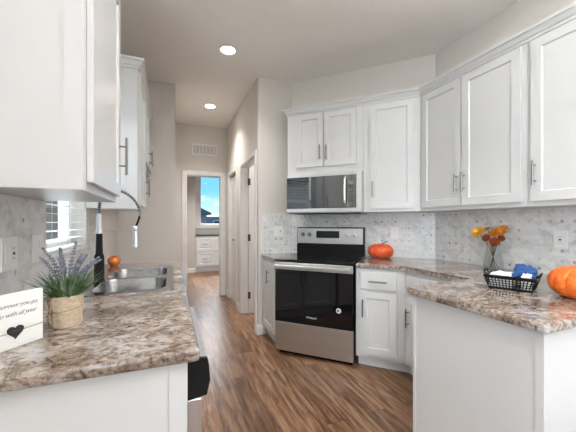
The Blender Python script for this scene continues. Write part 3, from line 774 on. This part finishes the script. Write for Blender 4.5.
bm = nb(); lathe(bm, [(.010, .33), (.0145, .322), (.016, .30), (.0155, .215), (.0175, .206), (.0165, .198), (0, .198)], 20, (.193, 0, 0)); obj('spray_head', bm, 'chrome', Fa, sm=True, label='shiny steel spray head')
bm = nb(); tube(bm, [(0, .02, .10), (.0, .045, .112), (.004, .085, .13)], [.008, .007, .005], 10); obj('lever', bm, 'blackmatte', Fa, sm=True)

# ------------------------------------------------------------------ orange votive
V_ = thing('candle_holder', 'small round orange glass candle holder at the far end of the sink', 'candle holder', (-.425, 2.79, CT1), 0)
bm = nb(); R = .048; prof = [(0, 0), (.024, 0), (.030, .004)]+[(R*math.cos(a), .045+R*.9*math.sin(a)) for a in [(-50+i*11)*PI/180 for i in range(11)]]
prof += [(prof[-1][0]-.004, prof[-1][1]-.001)]+[(.85*R*math.cos(a), .045+R*.78*math.sin(a)) for a in [(50-i*20)*PI/180 for i in range(6)]]+[(0, .012)]
lathe(bm, prof, 28, lobes=10, depth=.05); obj('bowl', bm, 'copper', V_, sm=True)
bm = nb(); lathe(bm, [(.022, .014), (.022, .045), (0, .045)], 16); obj('candle', bm, 'paper', V_, sm=True)

# ------------------------------------------------------------------ potted lavender
Pp = thing('potted_lavender', 'lavender plant in a burlap wrapped pot on the left counter', 'potted plant', (-.335, 1.25, CT1), 0)
bm = nb(); lathe(bm, [(0, 0), (.041, 0), (.045, .006), (.047, .05), (.049, .098), (.046, .106), (.041, .103), (.040, .088), (0, .088)], 30)
for v in bm.verts:
    if v.co.z > .003: a = math.atan2(v.co.y, v.co.x); f_ = 1+.03*math.sin(a*5+v.co.z*60)+.02*math.sin(a*9-v.co.z*90); v.co.x *= f_; v.co.y *= f_
obj('pot', bm, 'burlap', Pp, sm=True)
bm = nb(); lathe(bm, [(.0385, .0895), (.036, .094), (0, .096)], 16); obj('soil', bm, 'dirt', Pp)
bm = nb()
for k in range(3):
    pts_ = []
    for i in range(14): t = i/13; a = 3.75+.25*math.sin(t*9+k*2); r = .050+.004*math.sin(t*11+k); pts_.append((r*math.cos(a), r*math.sin(a), .103-t*.098))
    tube(bm, pts_, .0028, 6)
ring = [(.0485*math.cos(a), .0485*math.sin(a), .062+.007*math.sin(a+1)) for a in [2*PI*i/40 for i in range(40)]]; tube(bm, ring, .0018, 5, closed=True)
obj('twine', bm, 'twine', Pp, sm=True, label='loose twine tied round the pot')
def blade(bm, p0, d, L, w, curl):
    d = Vector(d).normalized(); side = d.cross(Vector((0, 0, 1))); side = side.normalized() if side.length > .01 else Vector((1, 0, 0)); hor = Vector((d.x, d.y, 0)); P = Vector(p0); prev = None; n = 6
    for i in range(n+1):
        t = i/n; q = P+d*L*t+hor*curl*t*t*L-Vector((0, 0, 1))*curl*.6*t*t*L; ww = w*math.sin(PI*min(.97, .12+t*.88))
        a = bm.verts.new(q-side*ww); m_ = bm.verts.new(q+Vector((0, 0, -ww*.35))); b = bm.verts.new(q+side*ww)
        if prev: bm.faces.new((prev[0], prev[1], m_, a)); bm.faces.new((prev[1], prev[2], b, m_))
        prev = (a, m_, b)
bm = nb(); bg = nb()
for i in range(230):
    a = random.random()*2*PI; r = .034*math.sqrt(random.random()); tl = random.uniform(.10, .85)
    blade(bm if i % 4 else bg, (r*math.cos(a), r*math.sin(a), .088), (tl*math.cos(a+random.uniform(-.4, .4)), tl*math.sin(a+random.uniform(-.4, .4)), 1), random.uniform(.065, .140), random.uniform(.0025, .0042), random.uniform(.15, .5))
obj('foliage', bm, 'leaf', Pp); obj('grey_foliage', bg, 'leafgrey', Pp)
rt = Vector((math.cos(YAW), -math.sin(YAW), 0)); fw = Vector((math.sin(YAW), math.cos(YAW), 0))
for (sx, sz, sd) in ((-.098, .262, .02), (-.066, .235, -.03), (-.045, .245, .03), (-.022, .265, .0), (.0, .232, -.03), (.020, .240, .05), (.034, .285, .0), (.050, .238, .03), (.066, .225, -.01), (.086, .228, .04), (.105, .222, .02)):
    e = rt*sx+fw*sd+Vector((0, 0, sz)); b0 = rt*sx*.15+fw*sd*.2+Vector((0, 0, .09)); mid = b0.lerp(e, .5)+Vector((0, 0, .02))-rt*sx*.12
    pts_ = crom([b0, mid, e], 8); bm = nb(); tube(bm, pts_, .0014, 5)
    st = obj('flower_stem', bm, 'leafgrey', Pp)
    bm = nb(); m0 = 7
    for j in range(m0, len(pts_)):
        p = Vector(pts_[j]); t = (j-m0)/(len(pts_)-m0); rr = .0072*(1-.6*t)
        for q in range(5):
            a = q*2*PI/5+j*.7; c = p+(rt*math.cos(a)+fw*math.sin(a))*rr*.8
            s = bmesh.new(); bmesh.ops.create_icosphere(s, subdivisions=1, radius=.0029*(1.15-.45*t)); s.transform(Matrix.Translation(c+Vector((0, 0, .002))) @ Matrix.Diagonal((1, 1, 1.5, 1))); merge(bm, s)
    obj('flower_spike', bm, 'lavender', st, label='greyish violet flower spike')

# ------------------------------------------------------------------ heart sign
ang = math.atan2(.796, .605)
Sg = thing('quote_sign', 'square white card sign with black heart and script lettering beside the potted lavender', 'sign', (-.364-.605*.0745, 1.135-.796*.0745, CT1), ang)
bm = nb(); box(bm, -.0745, .0745, 0, .012, 0, .155, .001); obj('board', bm, 'paper', Sg)
def on_sign(bm, x, z, y=-.0006): bm.transform(Matrix.Translation((x, y, z)) @ Matrix.Rotation(PI/2, 4, 'X')); return bm
obj('lettering', on_sign(text_mesh('Wherever you go,', .0175, .45, .0003, .92, -.0004), -.001, .116), 'ink', Sg, label='thin black script reading Wherever you go,')
obj('lettering', on_sign(text_mesh('go with all your', .0175, .45, .0003, .92, -.0004), .004, .091), 'ink', Sg, label='thin black script reading go with all your')
bm = nb(); hpts = []
for i in range(40):
    t = 2*PI*i/40; hpts.append((16*math.sin(t)**3, 13*math.cos(t)-5*math.cos(2*t)-2*math.cos(3*t)-math.cos(4*t)))
vs = [bm.verts.new((x*.00128, z*.00128, 0)) for x, z in hpts]; bm.faces.new(vs)
r = bmesh.ops.extrude_face_region(bm, geom=bm.faces[:]); bmesh.ops.translate(bm, verts=[v for v in r['geom'] if isinstance(v, bmesh.types.BMVert)], vec=(0, 0, .004)); bmesh.ops.recalc_face_normals(bm, faces=bm.faces[:])
obj('heart', on_sign(bm, -.001, .047, -.0005), 'ink', Sg, label='black heart cut-out')
bm = nb(); tube(bm, [(-.0755, -.002, .0475), (-.02, -.003, .046), (-.001, -.0055, .049), (.02, -.003, .048), (.0755, -.002, .0505)], .0009, 6); obj('string', bm, 'hinge', Sg, label='thin grey string across the card')

# ------------------------------------------------------------------ outlets
def wall_plate(label, loc, rz, kind, group=None, w=.075):
    o = thing('wall_outlet' if kind != 'switch' else 'light_switch', label, 'outlet' if kind != 'switch' else 'switch', loc, rz, group)
    bm = nb(); box(bm, -w/2, w/2, -.006, 0, -.06, .06, .002, 2); obj('cover_plate', bm, 'plastic', o)
    n = max(1, round(w/.075)); 
    for k in range(n):
        cx = (k-(n-1)/2)*.046
        if kind == 'switch' or (kind == 'mixed' and k == 0):
            bm = nb(); box(bm, cx-.016, cx+.016, -.009, -.006, -.033, .033, .001); obj('rocker', bm, 'plastic', o)
        else:
            bm = nb(); box(bm, cx-.016, cx+.016, -.008, -.006, -.033, .033, .001); fc = obj('receptacle', bm, 'plastic', o)
            for z in (-.018, .018):
                for dx in (-.006, .006): bm = nb(); box(bm, cx+dx-.001, cx+dx+.001, -.0085, -.0078, z-.004, z+.004); obj('slot', bm, 'slot', fc, label='dark slot')
            if kind in ('gfci', 'mixed'): bm = nb(); box(bm, cx-.007, cx+.007, -.0092, -.0078, -.006, .004); obj('button', bm, 'slot', fc, label='black button')
    return o
tz = .0085
wall_plate('white double outlet plate with black button at the left picture edge', (XLW+tz, 1.385, 1.157), PI/2, 'mixed', w=.115)
wall_plate('white switch plate between left edge outlet and sink window', (XLW+tz, 1.635, 1.157), PI/2, 'switch', w=.115)
wall_plate('white wall plate on the short wall left of the range', (1.165, YBK-tz, 1.172), 0, 'mixed', w=.115)
a_ = dp(.378, tz); wall_plate('white outlet above and right of the small pumpkin', (*a_, 1.168), -PI/4, 'outlet')
wall_plate('white outlet with a black button on the right wall above the large pumpkin', (XRW-tz, 1.198, 1.157), -PI/2, 'gfci', w=.078)

# ------------------------------------------------------------------ electric range
def Xr(s): return 1.427-s
RF = .645                                     # front of door from wall
Rg = thing('electric_range', 'stainless electric range with black glass cooktop and oven door', 'range', (*dp(1.427, 0), 0), -PI/4)
W_ = .757
bm = nb(); box(bm, .002, W_-.002, -.615, -.03, .05, .895, .002); obj('side_body', bm, 'black', Rg)
bm = nb(); box(bm, .02, W_-.02, -.59, -.05, 0, .05); obj('plinth', bm, 'blackmatte', Rg)
bm = nb(); box(bm, -.001, W_+.001, -.655, -.03, .896, .921, .005, 2); ck = obj('cooktop', bm, 'blackglass', Rg, label='black glass cooktop')
for (cx, cy, r) in ((.20, -.48, .10), (.56, -.48, .085), (.20, -.22, .075), (.56, -.22, .10)):
    bm = nb(); tube(bm, [(cx+r*math.cos(a), cy+r*math.sin(a), .9208) for a in [2*PI*i/48 for i in range(48)]], .0007, 4, closed=True); obj('burner_ring', bm, 'hinge', ck)
dr = bm = nb(); box(bm, .002, W_-.002, -.655, -.616, .322, .893, .004, 2); od = obj('oven_door', bm, 'blackglass', Rg, label='black glass oven door')
bm = nb(); box(bm, .002, W_-.002, -.6575, -.655, .822, .890, .001); obj('door_trim', bm, 'steel', od, label='stainless band at the top of the oven door')
bm = nb(); box(bm, .018, W_-.018, -.705, -.688, .842, .872, .006, 2)
for x in (.035, W_-.055): box(bm, x, x+.02, -.69, -.657, .845, .869, .002)
obj('handle', bm, 'steel', od, label='wide stainless bar handle')
bm = text_mesh('Whirlpool', .024, .15, .0003, 1.0, .0003); bm.transform(Matrix.Translation((Xr(1.056), -.6556, .385)) @ Matrix.Rotation(PI/2, 4, 'X')); obj('brand_lettering', bm, 'text', od, label='small silver lettering')
bm = nb(); lathe(bm, [(.023, 0), (.023, .0006), (0, .0006)], 24); bm.transform(Matrix.Translation((Xr(.799), -.655, .487)) @ Matrix.Rotation(PI/2, 4, 'X')); stk = obj('round_sticker', bm, 'paper', od, label='round white and grey sticker')
bm = nb(); lathe(bm, [(.012, 0), (.012, .0005), (0, .0005)], 20); bm.transform(Matrix.Translation((Xr(.803), -.6557, .487)) @ Matrix.Rotation(PI/2, 4, 'X')); obj('printed_emblem', bm, 'nickel', stk)
bm = nb(); box(bm, .002, W_-.002, -.652, -.616, .045, .318, .004, 2); obj('storage_drawer', bm, 'steel', Rg, label='stainless storage drawer front')
# backguard
bm = nb(); box(bm, .0, W_, -.085, -.012, .90, 1.030, .003); box(bm, .0, W_, -.080, -.012, 1.031, 1.218, .006, 2)
bgd = obj('backguard', bm, 'black', Rg)
bm = nb(); box(bm, .008, W_-.012, -.084, -.080, 1.038, 1.208, .002); pn = obj('control_panel', bm, 'steel', bgd, label='stainless control panel')
bm = nb(); box(bm, Xr(1.195), Xr(.935), -.087, -.084, 1.100, 1.178, .001); obj('display', bm, 'screen', bgd, label='black clock display')
bm = text_mesh('12:00', .026, 0, .0002, 1.0, 0); bm.transform(Matrix.Translation((Xr(1.065), -.0873, 1.135)) @ Matrix.Rotation(PI/2, 4, 'X')); bm.free()
for s in (1.352, 1.275, .852, .775):
    bm = nb(); lathe(bm, [(.024, 0), (.024, .004), (.019, .006), (.017, .026), (0, .028)], 20); box(bm, -.003, .003, -.016, .016, .02, .031, .001)
    bm.transform(Matrix.Translation((Xr(s), -.084, 1.137)) @ Matrix.Rotation(PI/2, 4, 'X')); obj('control_knob', bm, 'steel' if s < 1 else 'nickel', bgd, sm=True)

# ------------------------------------------------------------------ microwave
Mw = thing('microwave_oven', 'stainless over-the-range microwave with dark window, above the electric range', 'microwave', (*dp(1.404, 0), 1.362), -PI/4)
mw = .766; mf = -.42; H = .395
bm = nb(); box(bm, 0, mw, mf+.03, -.004, .004, H, .002); obj('case', bm, 'steel', Mw)
bm = nb(); box(bm, -.0, mw, mf, mf+.03, .010, H, .003); obj('front_frame', bm, 'steel', Mw)
bm = nb(); box(bm, .004, mw-.048, mf-.012, mf,   .050, H-.030, .003); dd = obj('door', bm, 'mwglass', Mw, label='dark glass door and control area')
bm = nb(); tube(bm, crom([(mw-.150, mf-.013, .070), (mw-.150, mf-.045, .105), (mw-.150, mf-.052, .20), (mw-.150, mf-.045, .305), (mw-.150, mf-.013, .340)], 8), .0125, 12); obj('handle', bm, 'chrome', dd, sm=True, label='curved bright steel handle')
bm = nb(); box(bm, mw-.122, mw-.075, mf-.0135, mf-.012, .275, .310); 
obj('display', bm, 'nickel', dd)
bm = nb()
for r_ in range(6):
    for c_ in range(3): x = mw-.121+c_*.0165; z = .250-r_*.027; box(bm, x, x+.011, mf-.0128, mf-.012, z, z+.010)
obj('keypad', bm, 'hinge', dd)
bm = nb(); box(bm, .01, mw-.01, mf+.035, -.02, -.004, .006); obj('underside', bm, 'black', Mw)

# ------------------------------------------------------------------ pumpkins
def pumpkin(label, loc, r, h, m, lobes, stem_dir, rz=0):
    o = thing('pumpkin', label, 'pumpkin', loc, rz)
    prof = []
    for i in range(25):
        t = -PI/2+PI*i/24; rr = r*math.cos(t)**.72 if math.cos(t) > 1e-6 else 0; z = h/2+h/2*math.sin(t)
        dip = .16*h*math.exp(-(rr/(r*.28))**2); z = z-dip if t > 0 else z+dip
        prof.append((rr, z))
    zmin = min(p[1] for p in prof); prof = [(a, b-zmin) for a, b in prof]
    bm = nb(); lathe(bm, prof, lobes*10, lobes=lobes, depth=.07); obj('body', bm, m, o, sm=True)
    zt = prof[-1][1]
    sd = Vector(stem_dir); pts_ = crom([Vector((0, 0, zt-.01)), Vector((0, 0, zt+.012*r/.13))+sd*.15, Vector((0, 0, zt+.028*r/.13))+sd*.55, Vector((0, 0, zt+.034*r/.13))+sd], 5)
    bm = nb(); k = r/.13; tube(bm, pts_, [(.013-.007*min(1, i/8))*k for i in range(len(pts_))], 9); obj('stem', bm, 'pstem', o, sm=True)
    return o
sp_ = dp(.500, .134)
pumpkin('small red-orange pumpkin on the counter right of the range', (*sp_, CT1), .124, .152, 'pumpkin_small', 11, (.06, -.03, .012))
pumpkin('large bright orange pumpkin on the peninsula at the right picture edge', (1.812, .797, CT1), .147, .158, 'pumpkin', 14, (-.03, -.035, .006), .3)

# ------------------------------------------------------------------ flower vase
vx, vy = 2.305, 1.575
Vs = thing('flower_vase', 'clear glass vase of yellow and orange flowers against the right backsplash', 'vase', (vx, vy, CT1), 0)
bm = nb(); lathe(bm, [(0, .001), (.068, .001), (.073, .006), (.066, .05), (.052, .12), (.047, .17), (.050, .205), (.048, .205), (.045, .17), (.049, .12), (.062, .05), (.066, .012), (0, .012)], 36)
obj('glass', bm, 'vaseglass', Vs, sm=True)
def bloom(name, c, r, nrm, m, n=14, layers=3, cup=.35):
    c = Vector(c); nrm = Vector(nrm).normalized(); u = nrm.orthogonal().normalized(); v = nrm.cross(u); bm = nb()
    for l in range(layers):
        rl = r*(1-.24*l)
        for k in range(n-2*l):
            a = 2*PI*(k+.5*l)/(n-2*l)+random.uniform(-.08, .08); d = u*math.cos(a)+v*math.sin(a); s = nrm.cross(d); up = cup+.35*l+random.uniform(-.1, .1)
            pts_ = [(0, .0), (.3, .26), (.65, .34), (.92, .2), (1.0, .0)]; L_, R_, C_2 = [], [], []
            for t, w in pts_:
                q = c+d*rl*t+nrm*(rl*up*t*t+l*.003); ww = w*rl*.62
                L_.append(bm.verts.new(q-s*ww)); R_.append(bm.verts.new(q+s*ww)) 
            for i in range(4):
                try: bm.faces.new((L_[i], R_[i], R_[i+1], L_[i+1]))
                except ValueError: pass
    bmesh.ops.remove_doubles(bm, verts=bm.verts[:], dist=.0001)
    s = bmesh.new(); bmesh.ops.create_icosphere(s, subdivisions=2, radius=r*.22); s.transform(Matrix.Translation(c+nrm*.004)); merge(bm, s)
    return obj(name, bm, m, Vs, label={'yellow': 'golden yellow bloom', 'orange': 'orange bloom', 'rust': 'dark rust red bloom'}[m])
heads = [('yellow', -.100, .275, -.02, .066, (-.5, -.6, .55)), ('orange', .045, .285, -.01, .058, (.1, -.8, .6)), ('orange', .005, .265, .01, .05, (-.2, -.7, .7)), ('orange', -.038, .30, .02, .036, (-.5, -.2, .9)), ('rust', .012, .205, -.03, .048, (0, -1, .35)), ('rust', -.045, .235, -.01, .04, (-.5, -1, .4)), ('rust', .052, .235, .0, .035, (.5, -1, .3)), ('orange', .075, .31, .01, .036, (.4, -.6, .8))]
rv = Vector((.52, -.85, 0)).normalized(); fv = Vector((.85, .52, 0))
for (m_, a, z, d, r, nn) in heads:
    r *= .80; a *= .92; c = rv*a+fv*d+Vector((0, 0, z)); nw = rv*nn[0]+fv*(nn[1])+Vector((0, 0, nn[2]))
    bm = nb(); tube(bm, crom([Vector((rv*a*-.3).to_tuple())+Vector((0, 0, .014)), rv*a*.15+Vector((0, 0, .13)), rv*a*.45+fv*d*.4+Vector((0, 0, .2 if z > .22 else .19)), c], 6), .0022, 6); obj('flower_stem', bm, 'stalk', Vs)
    bloom('bloom', c, r, nw, m_)

# ------------------------------------------------------------------ wire basket with cloths
bd = Vector((.070, -.170, 0)).normalized()
ba = math.atan2(bd.y, bd.x)
bc = Vector((1.700, 1.062, CT1))
Bk = thing('storage_basket', 'black perforated plastic basket on the peninsula left of the large pumpkin', 'basket', bc, ba)
def basket_wall(bm, p0, p1, q0, q1, cols, rows, t=.003):
    # p bottom edge, q top edge; leaves diamond-like square holes
    P = lambda u, v: (Vector(p0).lerp(Vector(p1), u)).lerp(Vector(q0).lerp(Vector(q1), u), v)
    for r in range(rows+1):
        v = .12+.70*r/rows; tube(bm, [P(0, v), P(1, v)], .0021, 5)
    for c in range(cols+1):
        u = c/cols; tube(bm, [P(u, 0), P(u, 1)], .0026, 5)
    for (v0, v1) in ((0, .12), (.82, 1.0)):
        n = (Vector(p1)-Vector(p0)).cross(Vector((0, 0, 1))).normalized()*.0022; A = [P(0, v0), P(1, v0), P(1, v1), P(0, v1)]
        vs = [bm.verts.new(x+n) for x in A]+[bm.verts.new(x-n) for x in A]
        for f in ((0, 1, 2, 3), (7, 6, 5, 4), (0, 4, 5, 1), (1, 5, 6, 2), (2, 6, 7, 3), (3, 7, 4, 0)): bm.faces.new([vs[i] for i in f])
bl, bw, tl, tw, bh = .092, .055, .112, .070, .072
b_ = [(-bl, -bw, .003), (bl, -bw, .003), (bl, bw, .003), (-bl, bw, .003)]; t_2 = [(-tl, -tw, bh), (tl, -tw, bh), (tl, tw, bh), (-tl, tw, bh)]
bm = nb()
for i in range(4): j = (i+1) % 4; basket_wall(bm, b_[i], b_[j], t_2[i], t_2[j], 14 if i % 2 == 0 else 9, 4)
box(bm, -bl, bl, -bw, bw, .0, .004)
tube(bm, [t_2[0], t_2[1], t_2[2], t_2[3]], .004, 8, closed=True); bmesh.ops.recalc_face_normals(bm, faces=bm.faces[:])
obj('mesh_body', bm, 'black', Bk)
for s in (-1, 1):
    bm = nb(); tube(bm, crom([(s*tl, -.030, bh), (s*(tl+.008), -.026, bh+.018), (s*(tl+.012), 0, bh+.026), (s*(tl+.008), .026, bh+.018), (s*tl, .030, bh)], 5), .0038, 8); obj('handle', bm, 'black', Bk, sm=True)
def cloth(w, d, base, amp, seed, tilt=0):
    bm = nb(); n = 18; g = []
    for i in range(n+1):
        row = []
        for j in range(n+1):
            x = (i/n-.5)*w; y = (j/n-.5)*d; z = base(i/n, j/n)+amp*(math.sin(i*.9+seed)*math.cos(j*.7+seed*2)+.5*math.sin(i*.4+j*.8+seed))
            row.append(bm.verts.new((x, y, z)))
        g.append(row)
    for i in range(n):
        for j in range(n): bm.faces.new((g[i][j], g[i+1][j], g[i+1][j+1], g[i][j+1]))
    r = bmesh.ops.solidify(bm, geom=bm.faces[:], thickness=.004); return bm
# white folded napkins lie in the left half, blue cloth is bunched over the right half
def fold_block(x0, x1, y0, y1, z0, z1, seed, top, n=16):
    bm = nb(); g = {}
    for i in range(n+1):
        for j in range(n+1):
            u, v = i/n, j/n; e = min(u, 1-u, v, 1-v); k = min(1, e/.12)
            z = z1+top(u, v)+.004*math.sin(u*11+seed)*math.cos(v*9+seed*1.7)+.003*math.sin(u*23-v*17+seed)
            wob = .004*math.sin(v*13+seed) if i in (0, n) else 0
            g[i, j] = (bm.verts.new((x0+(x1-x0)*u+wob, y0+(y1-y0)*v+.003*math.sin(u*15+seed), z-.006*(1-k))), bm.verts.new((x0+(x1-x0)*u, y0+(y1-y0)*v, z0)))
    for i in range(n):
        for j in range(n):
            for s_ in (0, 1): q = [g[i, j][s_], g[i+1, j][s_], g[i+1, j+1][s_], g[i, j+1][s_]]; bm.faces.new(q if s_ == 0 else q[::-1])
    for i in range(n):
        for (a, b) in (((i, 0), (i+1, 0)), ((n, i), (n, i+1)), ((n-i, n), (n-i-1, n)), ((0, n-i), (0, n-i-1))): bm.faces.new((g[a][1], g[b][1], g[b][0], g[a][0]))
    bmesh.ops.recalc_face_normals(bm, faces=bm.faces[:]); return bm
o = tag(obj('folded_napkin', fold_block(-.094, .002, -.052, .052, .006, .076, 1.2, lambda u, v: .008*math.sin(u*3)), 'napkin', None, sm=True), 'white folded napkins in the left half of the black basket', 'napkin'); o.location = bc; o.rotation_euler = (0, 0, ba)
o = tag(obj('folded_napkin', fold_block(.048, .084, -.050, -.012, .006, .082, 2.6, lambda u, v: .010*v), 'napkin', None, sm=True), 'small white folded napkin in front of the blue cloth in the basket', 'napkin'); o.location = bc; o.rotation_euler = (0, 0, ba)
bm = fold_block(-.046, .046, -.036, .036, 0, .026, 3.1, lambda u, v: .022*v+.012*math.sin(u*3.1+.4))
bm.transform(Matrix.Translation((.052, .018, .070)) @ Matrix.Rotation(.10, 4, 'Y') @ Matrix.Rotation(.62, 4, 'X'))
o = tag(obj('blue_cloth', bm, 'blue', None, sm=True), 'blue folded cloth bunched in the right half of the black basket', 'cloth'); o.location = bc; o.rotation_euler = (0, 0, ba)

# ------------------------------------------------------------------ ceiling lights and air vent
def can(loc, label, group):
    o = thing('recessed_light', label, 'ceiling light', loc, 0, group)
    bm = nb(); lathe(bm, [(.062, -.001), (.085, -.001), (.088, -.006), (.082, -.009), (.066, -.005)], 32, close=True)
    bm.faces.ensure_lookup_table(); obj('trim_ring', bm, 'plastic', o, sm=True)
    bm = nb(); lathe(bm, [(.063, -.002), (.063, -.004), (0, -.006)], 32); obj('lens', bm, 'lens', o, sm=True)
    return o
def lamp_at(o, power):
    d = bpy.data.lights.new('lamp', 'SPOT'); d.energy = power; d.spot_size = 2.15; d.spot_blend = 1.0; d.shadow_soft_size = .08; d.color = (1, .975, .94)
    l = bpy.data.objects.new('lamp', d); COL.objects.link(l); l.parent = o; l.location = (0, 0, -.02)
lamp_at(can((.514, 2.888, CE), 'round recessed ceiling light nearest the camera, in front of the hall', 'recessed ceiling lights'), 38)
lamp_at(can((.523, 4.368, CE), 'round recessed ceiling light inside the hallway', 'recessed ceiling lights'), 62)
lamp_at(can((1.5, 3.85, CE), 'unseen round recessed ceiling light added to brighten the pantry', 'recessed ceiling lights'), 60)  # added lamp that brightens the open pantry door
lamp_at(can((.514, 1.408, CE), 'round recessed ceiling light above the kitchen aisle, outside the picture', 'recessed ceiling lights'), 32)
lamp_at(can((.514, -.9, CE), 'unseen round recessed ceiling light added behind the camera for fill', 'recessed ceiling lights'), 6)  # added lamp, extra fill from behind the camera
lamp_at(can((1.65, .3, CE), 'unseen round recessed ceiling light added above the end of the peninsula for fill', 'recessed ceiling lights'), 3)  # added lamp, extra fill over the peninsula
lamp_at(can((.9, 6.8, CE), 'unseen round recessed ceiling light added to brighten the far room', 'recessed ceiling lights'), 200)  # added lamp that lifts the far room walls

Vt = thing('air_vent', 'white rectangular air return grille above the hall end doorway', 'air vent', (.546, YE, 2.51), 0)
bm = nb()
vw, vh = .205, .095
for (xa, xb, za, zb) in ((-vw, vw, vh-.022, vh), (-vw, vw, -vh, -vh+.022), (-vw, -vw+.022, -vh+.022, vh-.022), (vw-.022, vw, -vh+.022, vh-.022)): box(bm, xa, xb, -.010, 0, za, zb, .001)
obj('frame', bm, 'plastic', Vt)
bm = nb(); box(bm, -vw+.02, vw-.02, -.0015, -.0005, -vh+.02, vh-.02); obj('backing', bm, 'hinge', Vt)
bm = nb()
for k in range(9): z = -vh+.030+k*.0165; box(bm, -vw+.022, vw-.022, -.008, -.002, z-.0045, z+.0045)
for k in range(1, 7): x = -vw+k*2*vw/7; box(bm, x-.006, x+.006, -.009, -.002, -vh+.022, vh-.022)
obj('louvre', bm, 'plastic', Vt)

# ------------------------------------------------------------------ far room cabinet
Fc = thing('far_room_cabinet', 'white drawer cabinet with dark top under the window in the far room', 'cabinet', (.60, 8.0, 0), 0)
bm = nb(); box(bm, 0, 1.55, 0, .48, .10, .925); obj('carcass', bm, 'white', Fc)
bm = nb(); box(bm, .0, 1.55, .05, .48, 0, .10); obj('toe_kick', bm, 'white_dark', Fc)
bm = nb(); box(bm, .001, 1.58, -.025, .48, .926, .96, .004); obj('top', bm, 'chair_top', Fc, label='thin dark top')
for c in range(3):
    xa = .02+c*.445
    for r in range(2):
        za = .16+r*.375; d = obj('drawer', shaker(xa, xa+.425, za, za+.355, rail=.06), 'white', Fc); handle(d, xa+.2125, za+.18, False, .15)
bm = nb(); box(bm, -.35, .598, 8.016, 8.5, 0, CE); struct('wall_far_stub', bm, 'greywall')

# ------------------------------------------------------------------ outside
g = struct('ground', box(nb(), -40, 40, -40, 70, -.62, -.5), 'ground')
def house(label, loc, rz, w, d, h, m):
    o = thing('neighbour_house', label, 'house', loc, rz)
    bm = nb(); box(bm, -w/2, w/2, -d/2, d/2, 0, h); obj('wall', bm, m, o)
    bm = nb(); t = bmesh.new(); e = .4
    prof = [(-d/2-e, h-.05), (d/2+e, h-.05), (d/2+e, h+.1), (0, h+d*.28), (-d/2-e, h+.1)]
    t.free(); prism_x(bm, prof, -w/2-e, w/2+e); obj('roof', bm, 'roof', o)
    for k in range(3):
        x = -w/2+w*(k+.5)/3
        bm = nb(); box(bm, x-.55, x+.55, -d/2-.03, -d/2+.01, .9, 2.1); f = obj('window', bm, 'vinyl', o)
        bm = nb(); box(bm, x-.47, x+.47, -d/2-.04, -d/2-.03, .98, 2.02); obj('pane', bm, 'screen', f)
    return o
house('grey house with sloping roof seen at the lower left of the far room window', (-.9, 32, -.5), PI/2, 7, 8, 2.55, 'siding')
house('low pale house far off beyond the far room window', (6.5, 48, -.5), 0, 11, 5, 1.3, 'siding_pale')
house('unseen pale house added beside the sink window to whiten the microwave reflection', (-8.5, -1.5, -.5), -PI/2+PI+.15, 9, 6, 3.2, 'siding_pale')  # added out of view so the microwave glass reflects something pale
house('brown house seen through the blinds of the sink window', (-9.0, 13.5, -.5), -.4, 8, 6, 2.4, 'siding_brown')
